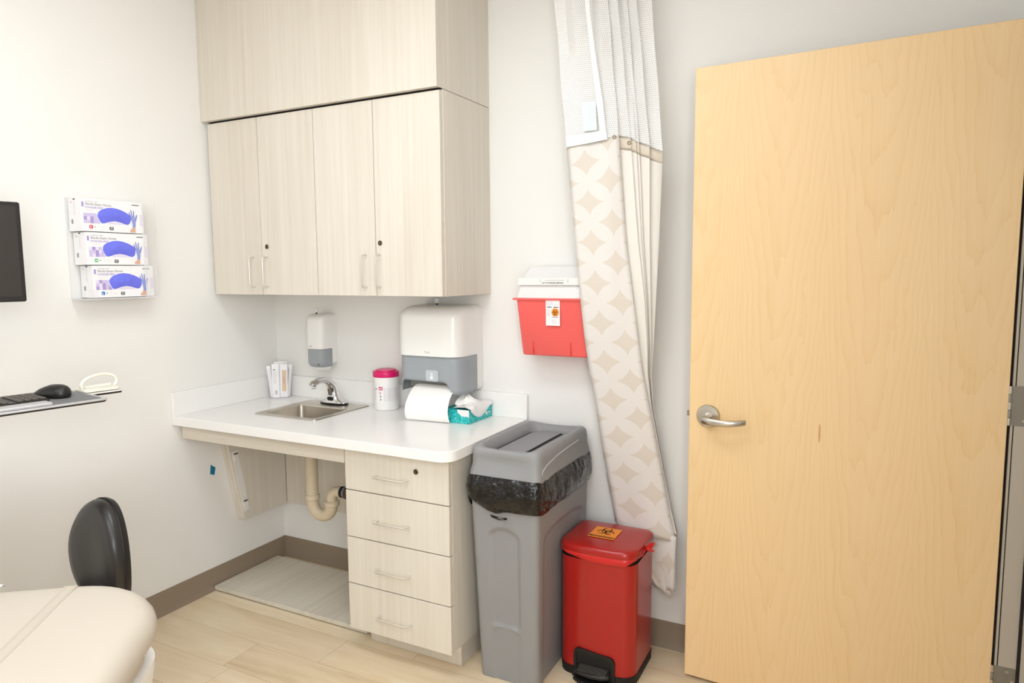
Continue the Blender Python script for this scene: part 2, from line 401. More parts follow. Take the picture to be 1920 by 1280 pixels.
# ================================================================ worktop
H, CT, CD, L = .8605, .039, .630, 1.428
SX0, SX1, SY0, SY1 = .285, .642, -.435, -.062          # sink rim
t = thing('countertop', 'white solid-surface counter slab with rounded front corner over drawers and sink', 'countertop', (0, 0, H-CT))
R_ = .055; hx0, hx1, hy0, hy1 = SX0+.03, SX1-.03, SY0+.03, SY1-.03
mb = MB()
outer = rrect(0.001, -CD, L, -.001, [.003, R_, .003, .003], 8)
inner = rrect(hx0, hy0, hx1, hy1, .02, 8)
n = len(outer); vs = [(x, y, z) for z in (H-CT, H) for x, y in outer] + [(x, y, z) for z in (H-CT, H) for x, y in inner]
fs = []
for i in range(n):
    j = (i+1) % n
    fs += [(i, j, n+j, n+i), (2*n+j, 2*n+i, 3*n+i, 3*n+j), (n+i, n+j, 3*n+j, 3*n+i), (j, i, 2*n+i, 2*n+j)]
mb.add(vs, fs, SOLID); mb.build('worktop', t, bevel=.0025, seg=2)
mb = MB(); mb.box((0.001, -.016, H), (L, -.001, H+.103), SOLID); mb.build('backsplash', t, bevel=.0015)
mb = MB(); mb.box((0.001, -CD+.0, H), (.016, -.0165, H+.103), SOLID); mb.build('side_splash', t, bevel=.0015)

# sink
t = thing('sink', 'stainless steel drop-in sink basin in the white counter', 'sink', ((SX0+SX1)/2, (SY0+SY1)/2, H))
bx0, bx1, by0, by1 = SX0+.035, SX1-.035, SY0+.035, SY1-.115
mb = MB()
def rr3(x0, y0, x1, y1, r, z): return [(x, y, z) for x, y in rrect(x0, y0, x1, y1, r, 6)]
mb.loft([rr3(SX0, SY0, SX1, SY1, .018, H+.0006), rr3(SX0+.001, SY0+.001, SX1-.001, SY1-.001, .017, H+.004), rr3(SX0+.012, SY0+.012, SX1-.012, SY1-.012, .014, H+.0045),
         rr3(bx0-.004, by0-.004, bx1+.004, by1+.004, .030, H+.002), rr3(bx0, by0, bx1, by1, .028, H-.004)], STEEL, False, False)
mb.build('rim', t)
mb = MB()
mb.loft([rr3(bx0, by0, bx1, by1, .028, H-.004), rr3(bx0+.004, by0+.004, bx1-.004, by1-.004, .03, H-.10), rr3(bx0+.012, by0+.012, bx1-.012, by1-.012, .035, H-.135),
         rr3(bx0+.035, by0+.035, bx1-.035, by1-.035, .03, H-.148)], STEEL, False, True)
mb.build('basin', t)
DX, DYs = (bx0+bx1)/2, (by0+by1)/2
MB().lathe([(.001, H-.147), (.030, H-.147), (.040, H-.145), (.043, H-.1478)], (DX, DYs, 0), CHROME).build('drain', t)

# faucet
FX, FY = .462, -.107
t = thing('faucet', 'chrome sensor faucet with curved spout behind the sink basin', 'faucet', (FX, FY, H+.005))
z0 = H+.005
def stad(hw, hd, z, n=32, p=2.6, cy=0, cx=0):
    out = []
    for j in range(n):
        a = 2*PI*j/n; c, s_ = math.cos(a), math.sin(a)
        out.append((FX+cx+hw*math.copysign(abs(c)**(2/p), c), FY+cy+hd*math.copysign(abs(s_)**(2/p), s_), z))
    return out
MB().loft([stad(.077, .030, z0), stad(.077, .030, z0+.006)], RUBBER).build('base_gasket', t)
mb = MB()
mb.loft([stad(.076, .029, z0+.006), stad(.076, .029, z0+.010), stad(.062, .027, z0+.014), stad(.038, .026, z0+.024), stad(.026, .025, z0+.040), stad(.022, .024, z0+.058)], CHROME, True, False)
# spout: sections along an arc towards the basin
path = [(0, .058, .024, .022, 0), (-.004, .075, .022, .0205, 14), (-.014, .092, .020, .0195, 28), (-.030, .106, .018, .0185, 42), (-.052, .1165, .015, .0175, 58), (-.080, .122, .013, .0165, 74), (-.108, .121, .0125, .0160, 92), (-.134, .114, .013, .0155, 104), (-.146, .110, .010, .013, 106)]
rings = []
for dy, z, a, b, ang in path:
    ca, sa = math.cos(math.radians(ang)), math.sin(math.radians(ang)); ring = []
    for j in range(32):
        q = 2*PI*j/32; c, s_ = math.cos(q), math.sin(q)
        x = b*math.copysign(abs(c)**(2/2.6), c); w_ = a*math.copysign(abs(s_)**(2/2.6), s_)
        ring.append((FX+x, FY+dy+w_*ca, z0+z+w_*sa))
    rings.append(ring)
mb.loft(rings, CHROME, False, True)
mb.build('spout', t, sharp=50)
MB().lathe([(.0095, 0), (.0105, .002), (.0105, .010), (.009, .012)], (FX, FY-.133, z0+.090), CHROME).build('aerator', t)
mb = MB(); mb.poly([(x, FY-.0262, z) for x, z in rrect(FX-.016, z0+.018, FX+.016, z0+.036, .008, 5)], (0, -.0035, 0), BLACK); mb.build('sensor_window', t)
mb = MB(); mb.poly([(FX-.010, FY-.0245, z0+.042), (FX+.010, FY-.0245, z0+.042), (FX+.008, FY-.034, z0+.075), (FX-.008, FY-.034, z0+.075)], (0, -.002, 0), STEEL); mb.build('spout_inlay', t)

# drain pipe under the sink
PX, PY = DX+.010, -.285
t = thing('drain_pipe', 'cream covered drain trap hanging under the sink beside the drawers', 'pipe', (PX, PY, .36))
MB().tube([(PX, PY, H-.152), (PX, PY, .6), (PX, PY, .475)], .027, PVC, 20).build('tailpiece', t)
R2 = .056; cx = PX+R2; mb = MB()
pts = [(PX, PY, .478)] + [(cx-R2*math.cos(a), PY, .444-R2*math.sin(a)) for a in [PI*i/12 for i in range(13)]] + [(cx+R2, PY, .462)]
mb.tube(pts, .0265, PVC, 20); mb.build('trap_bend', t)
mb = MB(); mb.lathe([(.027, .455), (.032, .458), (.032, .474), (.030, .478), (.027, .478)], (PX, PY, 0), PVC)
mb.build('slip_nut', t); mb = MB(); mb.lathe([(.0265, .440), (.0345, .444), (.0345, .462), (.0265, .466)], (cx+R2, PY, 0), PVC); mb.build('slip_nut', t)
MB().tube([(cx+R2, PY, .455)] + [(cx+R2+.045*(1-math.cos(a)), PY, .468+.045*math.sin(a)) for a in [PI/2*i/6 for i in range(7)]] + [(cx+R2+.062, PY, .513)], .0235, PVC, 20).build('elbow', t)
mb = MB(); x_ = cx+R2+.060
mb.lathe([(.025, 0), (.025, .006), (.023, .007), (.025, .008), (.025, .014)], (x_, PY, .513), RUBBER, 'x'); mb.lathe([(.0235, .014), (.0235, .026)], (x_, PY, .513), mat('blue_grey_sleeve', (120, 134, 146), .4), 'x')
mb.lathe([(.026, .026), (.028, .028), (.028, .050), (.024, .05)], (x_, PY, .513), mat('rusty_coupling', (84, 58, 42), .7), 'x'); mb.build('coupling', t)
MB().tube([(x_+.05, PY, .513), (x_+.10, PY, .513), (x_+.125, PY+.02, .513), (x_+.13, PY+.06, .513), (x_+.13, -.021, .513)], .02, PVC, 16).build('wall_stub', t)
t2 = MB().lathe([(.012, .742), (.02, .742), (.02, .752), (.008, .754), (.008, .80)], (FX+.075, -.14, 0), mat('dark_fitting', (70, 66, 62), .5, .6)).build('pipe_fitting')
tag(t2, 'dark metal supply fitting poking out under the front apron', 'pipe fitting')

# apron under the worktop, side and back panels
AY = -.593
tag(MB().box((.014, AY, .757), (.9305, AY+.019, H-CT-.001), LAMX).box((.014, AY+.019, .775), (.9305, AY+.04, H-CT-.001), EDGE).build('apron_panel', bevel=.001), 'pale wood-grain front strip under the counter left of the drawers', 'panel')
t = thing('side_panel', 'pale wood-grain panel with slanted edge on the left wall under the counter', 'panel', (0, -.02, .295))
def slant(x0, x1, o, mt, mb):
    mb.poly([(x0, -.022, .296), (x0, -.302-o, .296), (x0, -.385-o, .70), (x0, -.385-o, .815), (x0, -.022, .815)], (x1-x0, 0, 0), mt)
mb = MB(); slant(.001, .022, 0, LAM, mb); slant(.022, .046, -.004, LAM, mb); mb.build('board', t, bevel=.001)
a0, a1 = Vector((.0465, -.350, .645)), Vector((.0465, -.292, .335))
dv = (a1-a0); pw = Vector((0, .034, .006))
mb = MB(); mb.poly([a0-pw*.3, a0+pw*.7, a1+pw*.7, a1-pw*.3], (.004, 0, 0), WSHELL)
for f_ in (.06, .84):
    b0 = a0+dv*f_; b1 = a0+dv*(f_+.10)
    mb.poly([b0-pw*.15, b0+pw*.5, b1+pw*.5, b1-pw*.15], (.010, 0, 0), WSHELL); mb.box(b0+Vector((.003, -.004, .003)), b0+Vector((.010, .018, .006)), DARK)
mb.build('bracket', t, bevel=.001, label='white metal mounting bracket')
tag(MB().box((.047, -.021, .297), (.936, -.001, H-CT-.001), LAM).build('back_panel', bevel=.001), 'pale wood-grain panel on the back wall behind the drain pipe', 'panel')
# loose board on the floor
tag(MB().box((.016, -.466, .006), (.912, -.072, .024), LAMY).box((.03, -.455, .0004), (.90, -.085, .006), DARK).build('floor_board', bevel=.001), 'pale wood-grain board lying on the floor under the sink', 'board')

# ================================================================ drawers
t = thing('drawer_cabinet', 'pale wood-grain base cabinet with four drawers under the counter', 'cabinet', (1.17, -.3, 0))
bx('body', (.937, -.572, .104), (1.3995, -.02, H-CT-.001), LAM, t, bevel=.001)
bx('toe_kick', (.95, -.485, .0005), (1.375, -.03, .103), LAM, t, bevel=.001)
def bar_handle(parent, a, b, out, r=.0042, name='handle'):
    a, b, o = Vector(a), Vector(b), Vector(out); d = (b-a).normalized(); c = .009
    pts = [a, a+o*.7, a+o*.92+d*.0025, a+o+d*c, b+o-d*c, b+o*.92-d*.0025, b+o*.7, b]
    return MB().tube(pts, r, HANDLE, 10).build(name, parent)
def lock(parent, p, n=(0, -1, 0)):
    mb = MB(); mb.lathe([(.010, 0), (.0105, -.002), (.009, -.0035), (.008, -.0035)], p, BRASS, 'y', 20); mb.lathe([(.0075, -.003), (.0075, -.0045)], p, INK, 'y', 16)
    mb.lathe([(.004, -.0045), (.004, -.006)], p, BRASS, 'y', 12); return mb.build('lock', parent)
zs = [.100, .2846, .4711, .656, .8185]
for i in range(4):
    z0_, z1_ = zs[i]+.002, zs[i+1]-.002
    d = MB().box((.9345, AY, z0_), (1.3995, AY+.0195, z1_), LAM).build('drawer', t, bevel=.0012)
    hz = (.180, .366, .556, .728)[i]
    bar_handle(d, (1.084, AY, hz), (1.226, AY, hz), (0, -.030, 0))
    if i == 3: lock(d, (1.262, AY, .765))

# ================================================================ upper cabinet and soffit box
UY, UX0, UX1, UZ0, UZ1 = -.379, .016, 1.2535, 1.385, 2.1515
t = thing('wall_cabinet', 'pale wood-grain wall cabinet with four doors over the sink', 'cabinet', (.63, -.19, UZ0))
bx('body', (.001, UY+.0215, UZ0), (UX1, -.001, UZ1), LAM, t, bevel=.001)
xs_ = [UX0, .3195, .6365, .942, UX1-.001]
for i in range(4):
    d = MB().box((xs_[i]+.0016, UY, UZ0+.0005), (xs_[i+1]-.0016, UY+.0195, UZ1-.006), LAM).build('door', t, bevel=.0012)
    hx = (.272, .352, .893, .963)[i]
    bar_handle(d, (hx, UY, 1.421), (hx, UY, 1.549), (0, -.030, 0))
    if i in (1, 3): lock(d, (hx+.002, UY, 1.594))
mb = MB(); mb.box((.001, -.399, UZ1+.002), (UX1, -.001, ZC-.001), LAM); mb.box((.02, -.376, UZ1+.0002), (UX1-.002, -.01, UZ1+.002), DARK)
tag(mb.build('soffit_box', bevel=.001), 'pale wood-grain boxed panel above the wall cabinet up to the ceiling', 'panel')

# ================================================================ door
HA = -.0482
door = thing('door_1', 'open maple door with lever handle standing against the back wall', 'door', (3.0447, -.2194, 0), HA); door['kind'] = 'structure'
MB().box((-.9082, 0, .012), (0, .044, 2.1485), MAPLE).build('door_leaf', door, local=True, bevel=.0015)
lz = .975; lx = -.842
mb = MB(); mb.lathe([(.040, 0), (.0405, -.004), (.037, -.010), (.024, -.012), (.0, -.012)], (lx, 0, lz), NICKEL, 'y', 40); mb.build('rose', door, local=True)
mb = MB(); mb.lathe([(.017, -.011), (.0155, -.03), (.014, -.045)], (lx, 0, lz-.002), NICKEL, 'y', 24)
pts = [(lx-.010, -.046, -.006, .0125), (lx, -.052, -.007, .0135), (lx+.02, -.057, -.009, .0125), (lx+.05, -.059, -.010, .0115), (lx+.08, -.056, -.010, .011), (lx+.105, -.047, -.008, .0105), (lx+.125, -.036, -.006, .010), (lx+.132, -.032, -.005, .0085)]
rings = []
for x, y, dz, h in pts:
    rings.append([(x, y+.0065*math.cos(a), lz+dz+h*math.sin(a)) for a in [2*PI*j/16 for j in range(16)]])
mb.loft(rings, NICKEL); mb.build('door_handle', door, local=True)
mb = MB(); mb.box((-.9090, .010, lz-.028), (-.9080, .034, lz+.028), HINGE); mb.box((-.920, .014, lz-.009), (-.9085, .028, lz+.009), HINGE); mb.build('latch', door, local=True, bevel=.001)
for hz in (1.088, .255, 1.90):
    mb = MB()
    for q in range(5): mb.lathe([(.0062, hz-.057+q*.0228), (.0062, hz-.057+q*.0228+.0215)], (.0035, .004, 0), HINGE if q % 2 else NICKEL, 'z', 12)
    mb.build('hinge', door, local=True)
# door frame of pressed steel
mb = MB(); G = mat('gasket_and_gap_shade', (34, 26, 24), .8)
for (ys, sgn) in ((DY0, 1), (DY1, -1)):
    mb.box((3.052, ys, 0), (3.0575, ys+sgn*.05, DZ+.05), FRAME); mb.box((3.0575, ys+sgn*.002, 0), (3.0605, ys+sgn*.04, DZ+.03), G)  # black strip puts the shade of the groove into colour
    mb.box((3.0605, ys, 0), (3.104, ys+sgn*.034, DZ+.03), FRAME); mb.box((3.104, ys-sgn*.006, 0), (3.112, ys+sgn*.03, DZ+.02), G)
    mb.box((3.112, ys-sgn*.012, 0), (3.205, ys+sgn*.034, DZ+.03), FRAME)
mb.box((3.052, DY1, DZ), (3.205, DY0, DZ+.034), FRAME)
for hz in (1.088, .255, 1.90):
    mb.box((3.0525, DY0-.0012, hz-.057), (3.1035, DY0+.004, hz+.057), HINGE)
    for (a, b) in ((.022, .044), (.036, .016), (.036, -.012), (.022, -.042)):
        mb.lathe([(.0048, -.001), (.0048, -.0024), (.003, -.0026)], (3.0605+a, DY0, hz+b), NICKEL, 'y', 12)
mb.box((3.0455, DY0+.012, 0), (3.052, DY0+.05, DZ), G)  # dark strip painted in as the shade beside the door edge, no gasket
struct(mb.build('trim_1'))

# ================================================================ wall dispensers
def key(parent, p):
    mb = MB(); mb.lathe([(.004, 0), (.004, .008)], p, INK, 'z', 10)
    x, y, z = p; mb.poly([(x+.011*math.cos(a), y-.0025, z+.019+.012*math.sin(a)) for a in [2*PI*j/16 for j in range(16)]], (0, .005, 0), ACREDGE)
    return mb.build('key', parent, label='clear plastic key')
# towel dispenser
X0, X1, Z0, Z1 = .902, 1.212, .968, 1.338
t = thing('paper_towel_dispenser', 'large white and grey paper towel dispenser on the back wall over the counter', 'dispenser', ((X0+X1)/2, 0, Z0))
def ring_xz(y, x0, x1, z0, z1, r, n=6): return [(x, y, z) for x, z in rrect(x0, z0, x1, z1, r, n)]
mb = MB(); mb.loft([ring_xz(-.001, X0, X1, Z0, Z1, .03), ring_xz(-.055, X0, X1, Z0, Z1, .03)], WHITE); mb.build('back_housing', t)
def cover(z0, z1, mt, rt, rb, topround):
    """front cover: rounded in plan, rounded towards the wall at the top"""
    mb = MB(); rows = []
    N = 10
    zz = [z0 + (z1-z0)*i/N for i in range(N+1)]
    if topround: zz = [z0 + (z1-z0-.05)*i/4 for i in range(5)] + [z1-.05+.05*math.sin(PI/2*i/8) for i in range(1, 9)]
    else: zz = [z0+.035-.035*math.cos(PI/2*i/6) for i in range(7)] + [z0+.035 + (z1-z0-.035)*i/4 for i in range(1, 5)]
    for z in zz:
        dpt = .205; ins = 0
        if topround and z > z1-.05: q = (z-(z1-.05))/.05; s_ = 1-math.sqrt(max(0, 1-q*q)); dpt -= .07*s_; ins = .030*s_
        if not topround and z < z0+.035: q = (z0+.035-z)/.035; s_ = 1-math.sqrt(max(0, 1-q*q)); dpt -= .030*s_; ins = .022*s_
        bulge = .008*math.sin(PI*(z-.96)/.42) if topround else 0
        rows.append([(x, y, z) for x, y in rrect(X0+ins, -dpt-bulge, X1-ins, -.056, [.055, .062, .001, .001], 10)])
    return rows
mb = MB(); rw = cover(1.130, Z1, WHITE, 0, 0, True); mb.loft(rw, WHITE); mb.build('upper_cover', t)
mb = MB(); mb.text('Tork', (1.063, -.2125, 1.143), (1, 0, 0), (0, 0, 1), .013, INKG, 'CENTER'); mb.build('logo', t)
# grey lower window with an arched paper slot: built from its front outline, wrapped round the body
def wrap(s):
    """front-to-side path in plan at arc length s from the left rear edge"""
    rl, rr_ = .055, .062; yb, yf = -.056, -.203
    segs = [('l', yb-(yf+rl)), ('al', rl*PI/2), ('f', (X1-rr_)-(X0+rl)), ('ar', rr_*PI/2), ('r', yb-(yf+rr_))]
    for kx, ln in segs:
        if s <= ln or kx == 'r':
            if kx == 'l': return X0, yb-s
            if kx == 'al': a = s/rl; return X0+rl-rl*math.cos(a), yf+rl-rl*math.sin(a)
            if kx == 'f': return X0+rl+s, yf
            if kx == 'ar': a = s/rr_; return X1-rr_+rr_*math.sin(a), yf+rr_-rr_*math.cos(a)
            return X1, yf+rr_+min(s, ln)
        s -= ln
TOT = (.147-.055)+.055*PI/2+(X1-.062-X0-.055)+.062*PI/2+(.147-.062)
S0 = (.147-.055)+.055*PI/2
def low_edge(s):
    """bottom outline: slot arch between the two feet"""
    a, b = S0-.045, S0+.213; zb = .972
    top = 1.024
    if a < s < b:
        q = min((s-a)/.030, (b-s)/.040, 1); return zb+.004+(top-zb-.004)*math.sqrt(max(0, 1-(1-q)**2))
    e = min(s/.04, (TOT-s)/.04, 1); return zb+.02*(1-math.sqrt(max(0, 1-(1-e)**2)))
mb = MB(); rows = []; NS = 90
for i in range(NS+1):
    s_ = TOT*i/NS; x, y = wrap(s_); zl = low_edge(s_); rows.append([(x, y, zl+(1.1295-zl)*j/8) for j in range(9)])
mb.loft(rows, GREYWIN, closed=False); mb.build('lower_window', t, solid=.003, label='smoky grey lower window')
mb = MB(); mb.box((X0+.02, -.135, .985), (X1-.02, -.058, 1.128), mat('inner_grey', (150, 148, 142), .6)); mb.tube([(X0+.03, -.15, 1.06), (X1-.03, -.15, 1.06)], .045, mat('towel_roll', (206, 203, 196), .8), 24)
mb.build('paper_roll', t)
mb = MB(); mb.poly([(x, -.2045, z) for x, z in rrect(1.052, 1.026, 1.113, 1.073, .010, 4)], (0, -.004, 0), mat('button_grey', (186, 192, 196), .3))
mb.poly([(x, -.2088, z) for x, z in rrect(1.074, 1.034, 1.088, 1.050, .003, 3)], (0, -.0008, 0), WHITE)
for q in range(3): mb.box((1.0755+q*.0045, -.2096, 1.048), (1.0785+q*.0045, -.2088, 1.062), WHITE)
mb.build('push_button', t)
# hanging paper
mb = MB(); prof = [(-.148, 1.004), (-.172, 1.000), (-.196, .988), (-.222, .966), (-.243, .940), (-.255, .910), (-.252, .885), (-.245, .8665), (-.236, .8625), (-.231, .8622)]
rows = []
for i in range(21):
    f_ = i/20; x = .972+.205*f_
    rows.append([(x + .006*(1.018-z)/.15*(1), y + .018*(f_-.5)*sm(1.0, .87, z), z) for y, z in prof])
mb.loft(rows, PAPER, closed=False); mb.build('paper_sheet', t, solid=.0006, sub=1)
key(t, (1.04, -.095, Z1-.001))

# soap dispenser
X0, X1, Z0, Z1 = .291, .398, 1.008, 1.283
t = thing('soap_dispenser', 'slim white soap dispenser with smoky window on the wall behind the faucet', 'dispenser', ((X0+X1)/2, 0, Z0))
mb = MB(); mb.loft([ring_xz(-.001, X0, X1, Z0+.03, Z1, .02), ring_xz(-.035, X0, X1, Z0+.03, Z1, .02)], WHITE); mb.build('back_housing', t)
def soapc(z0, z1, dep, ins0, top, bot):
    rows = []
    for i in range(31):
        z = z0+(z1-z0)*i/30; d_ = dep; ins = ins0
        if top and z > z1-.028: q = (z-z1+.028)/.028; s_ = 1-math.sqrt(max(0, 1-q*q)); d_ -= .03*s_; ins += .016*s_
        if bot and z < z0+.028: q = (z0+.028-z)/.028; s_ = 1-math.sqrt(max(0, 1-q*q)); d_ -= .02*s_; ins += .014*s_
        rows.append([(x, y, z) for x, y in rrect(X0+ins, -d_, X1-ins, -.034, [.030, .030, .001, .001], 8)])
    return rows
zz_ = 1.118
rw = soapc(zz_, Z1, .108, 0, True, False); MB().loft(rw, WHITE).build('upper_cover', t)
rw = soapc(Z0+.02, zz_-.0015, .106, .001, False, True); MB().loft(rw, GREYWIN).build('window', t, label='smoky grey window')
rw = soapc(Z0, Z0+.032, .085, .012, False, True); MB().loft(rw, WHITE).build('nozzle_guard', t)
mb = MB(); mb.text('Tork', (.318, -.1088, 1.128), (1, 0, 0), (0, 0, 1), .010, INKG); mb.build('logo', t); MB().lathe([(.0035, 0), (.0035, -.0015)], (.372, -.105, 1.045), INK, 'y', 12).build('lock_button', t)
key(t, (.330, -.062, Z1-.001))

# ================================================================ wipes tub
TX, TY = .752, -.085
t = thing('wipes_tub', 'white disinfectant wipes tub with bright magenta lid on the counter', 'tub', (TX, TY, H))
MB().lathe([(.052, H+.0005), (.0555, H+.004), (.056, H+.012), (.0565, H+.150), (.055, H+.152)], (TX, TY, 0), WHITE, seg=48).build('body', t)
mb = MB()
mb.lathe([(.0575, H+.150), (.0585, H+.152), (.0585, H+.170), (.057, H+.174), (.048, H+.175), (.047, H+.180), (.044, H+.181)], (TX, TY, 0), MAG, seg=48)
mb.lathe([(.040, H+.1805), (.040, H+.1825), (.038, H+.183)], (TX, TY, 0), PINK, seg=40)
mb.box((TX-.0645, TY-.012, H+.156), (TX-.057, TY+.006, H+.173), MAG); mb.box((TX+.055, TY-.008, H+.158), (TX+.064, TY+.008, H+.174), MAGD); mb.build('lid', t, label='magenta snap lid')
def on_cyl(ang, z, r=.0570): return Vector((TX+r*math.sin(ang), TY-r*math.cos(ang), z))
vd = math.atan2(-(TX-CAM.x), (TY-CAM.y)) if 0 else math.atan2(CAM.x-TX, TY-CAM.y)      # angle of the front, from -y towards +x
mb = MB()
def patch(a0, a1, z0, z1, mt, r=.0569):
    n = 8; mb.loft([[on_cyl(a0+(a1-a0)*i/n, z, r) for z in (z0, z1)] for i in range(n+1)], mt, closed=False)
patch(vd-1.5, vd+1.5, H+.040, H+.112, CARD)
for q in range(14):
    z = H+.104-q*.0045
    patch(vd-.22, vd+.52, z-.0011, z+.0002, INKL, .0572); patch(vd+.60, vd+1.25, z-.0011, z+.0002, INKL, .0572)
    patch(vd-1.3, vd-.95, z-.0011, z+.0002, INKL, .0572)
patch(vd-.62, vd-.30, H+.094, H+.109, MAG, .0573)
def cyl_text(body, a, z, size, mt, r=.0576):
    tx = Vector((math.cos(a), math.sin(a), 0)); mb.text(body, on_cyl(a, z, r), tx, (0, 0, 1), size, mt, 'CENTER', bold=.0003)
cyl_text('2.0', vd-.46, H+.0975, .011, PAPER); cyl_text('pes', vd-.86, H+.0975, .009, INKG); cyl_text('2x', vd-.48, H+.079, .009, MAG)
for zq in (.066, .052):
    c = on_cyl(vd-.46, H+zq, .0575); tx = Vector((math.cos(vd-.46), math.sin(vd-.46), 0)); nz = Vector((math.sin(vd-.46), -math.cos(vd-.46), 0))*.0006
    mb.poly([c+tx*.0055, c+Vector((0, 0, .0055)), c-tx*.0055, c-Vector((0, 0, .0055))], nz, INKL); mb.poly([c+tx*.0028+nz, c+Vector((0, 0, .0032))+nz, c-tx*.0028+nz, c-Vector((0, 0, .0028))+nz], nz, INK)
mb.build('printed_label', t)

# ================================================================ acrylic cup with pouches
CX_, CY_ = .090, -.080
t = thing('acrylic_cup', 'clear acrylic cup in the corner of the counter holding packaged swabs', 'cup', (CX_, CY_, H))
mb = MB(); mb.lathe([(.055, H+.0005), (.055, H+.004)], (CX_, CY_, 0), ACREDGE, seg=40)
rg = [[(CX_+.055*math.cos(2*PI*j/40), CY_+.055*math.sin(2*PI*j/40), z) for j in range(40)] for z in (H+.004, H+.142)]
mb.loft(rg, ACR, False, False); mb.loft([[(CX_+r*math.cos(2*PI*j/40), CY_+r*math.sin(2*PI*j/40), H+.142) for j in range(40)] for r in (.0545, .0558)], ACREDGE, False, False)
mb.build('cup_wall', t)
vdir = Vector((CAM.x-CX_, CAM.y-CY_, 0)).normalized(); vr = Vector((-vdir.y, vdir.x, 0))
labs = ['white printed swab pouch at the front left of the acrylic cup', 'tan-windowed swab pouch at the front right of the acrylic cup', 'white pouch leaning out to the left in the acrylic cup',
        'thin pouch with dark edge at the right rim of the acrylic cup', 'white pouch behind the two front pouches in the acrylic cup', 'rearmost plain white pouch in the acrylic cup']
cfg = [(-.019, .034, .034, .168, 0, 'p'), (.018, .032, .036, .165, .02, 'w'), (-.036, .012, .018, .158, -.10, 'n'), (.037, .008, .018, .160, .10, 'k'), (-.004, .006, .045, .176, .01, 'n'), (.006, -.018, .050, .172, .03, 'n')]
for lab, (ox, od, wd, hh, tilt, kd) in zip(labs, cfg):
    base = Vector((CX_, CY_, H+.006)) + vr*ox + vdir*od
    up = (Vector((0, 0, 1)) + vr*tilt).normalized()
    mb = MB(); q = [base-vr*wd/2, base+vr*wd/2, base+vr*wd/2+up*hh, base-vr*wd/2+up*hh]
    mb.poly(q, vdir*.003, CARD)
    fo = base+vdir*.0032
    if kd == 'w': mb.poly([fo-vr*.009+up*.03, fo+vr*.011+up*.03, fo+vr*.011+up*.135, fo-vr*.009+up*.135], vdir*.0006, WOODSTICK); [mb.poly([fo+vr*(-.001+q*.003)+up*(.065+q*.01)+vdir*.0007, fo+vr*(.0005+q*.003)+up*(.065+q*.01)+vdir*.0007, fo+vr*(.0005+q*.003)+up*(.105-q*.008)+vdir*.0007, fo+vr*(-.001+q*.003)+up*(.105-q*.008)+vdir*.0007], vdir*.0003, INKG) for q in range(2)]
    if kd == 'p':
        for i in range(5): mb.poly([fo-vr*.004+up*(.018+i*.004), fo+vr*.006+up*(.018+i*.004), fo+vr*.006+up*(.0205+i*.004), fo-vr*.004+up*(.0205+i*.004)], vdir*.0005, INKG)
        mb.poly([fo-vr*.010+up*.138, fo-vr*.001+up*.138, fo-vr*.001+up*.142, fo-vr*.010+up*.142], vdir*.0005, INK)
        for i in range(4): mb.poly([fo+vr*(-.010+i*.004)+up*.07, fo+vr*(-.009+i*.004)+up*.07, fo+vr*(-.009+i*.004)+up*.13, fo+vr*(-.010+i*.004)+up*.13], vdir*.0004, INKL)
    if kd == 'k': mb.poly([fo-vr*.008+up*.06, fo-vr*.005+up*.06, fo-vr*.005+up*.14, fo-vr*.008+up*.15], vdir*.0006, INKG)
    tag(mb.build('swab_pouch', bevel=.0004, seg=1), lab, 'pouch', 'pouches in the acrylic cup')

# ================================================================ tissue box
t = thing('tissue_box', 'flat teal tissue carton with speckled film bulging out beside the paper towel', 'tissue box', (1.20, -.11, H))
ax, bx_, ay, by_, hh = 1.138, 1.262, -.212, -.018, .058
mb = MB(); mb.box((ax, ay, H+.0008), (bx_, by_, H+.0008+hh-.004), TEAL); mb.box((ax, ay, H+hh-.003), (ax+.05, by_, H+hh), TEAL)
mb.lathe([(.007, 0), (.007, .0008)], (bx_, -.068, H+.022), PAPER, 'x', 16); mb.box((bx_, -.057, H+.020), (bx_+.0006, -.030, H+.0235), PAPER); mb.build('carton', t)
def blob(u, v):
    """film drape over the front right corner of the carton: u along y, v across the top and down the long side"""
    y = ay+.004 + (by_-ay-.006)*u
    if v < .62:
        q = v/.62; x = ax+.045 + (bx_-ax-.042)*q; z = H+hh+.003+.016*math.sin(PI*q*.8+.3)*(.4+.6*math.sin(PI*min(1, u*1.05)))
    else:
        q = (v-.62)/.38; x = bx_+.004+.003*math.sin(PI*q); z = H+hh+.002 - q*(.008+.034*math.sin(PI*min(1, max(0, (u*1.15)))))
    nn = noise.noise(Vector((x*38, y*38, z*38+3)))
    return Vector((x+nn*.003, y, z+nn*.008*(1 if v < .62 else .2)))
mb = MB(); n = 28; mb.loft([[blob(i/n, j/n) for j in range(n+1)] for i in range(n+1)], TISSUE, closed=False)
mb.poly([(ax+.068, ay-.001, H+hh), (bx_, ay-.001, H+hh), (bx_, ay-.001, H+hh-.028), (ax+.088, ay-.001, H+hh-.026), (ax+.072, ay-.001, H+hh-.013)], (0, -.001, 0), TISSUE)
mb.build('wrapper_film', t)
mb = MB(); rows = []
for i in range(22):
    a = 2*PI*i/22; row = []
    for j in range(9):
        q = j/8; r = .040*(1-q)**.6+.004; rr_ = r*(1+.35*math.sin(3*a+q*3)+.2*noise.noise(Vector((a*2, q*4, 1))))
        row.append((1.196+rr_*math.cos(a), -.125+rr_*1.3*math.sin(a), H+hh+.010+q*.038+.006*math.sin(5*a)*q))
    rows.append(row)
rows = list(map(list, zip(*rows))); mb.loft(rows, PAPER); mb.build('tissue', t, sub=1)

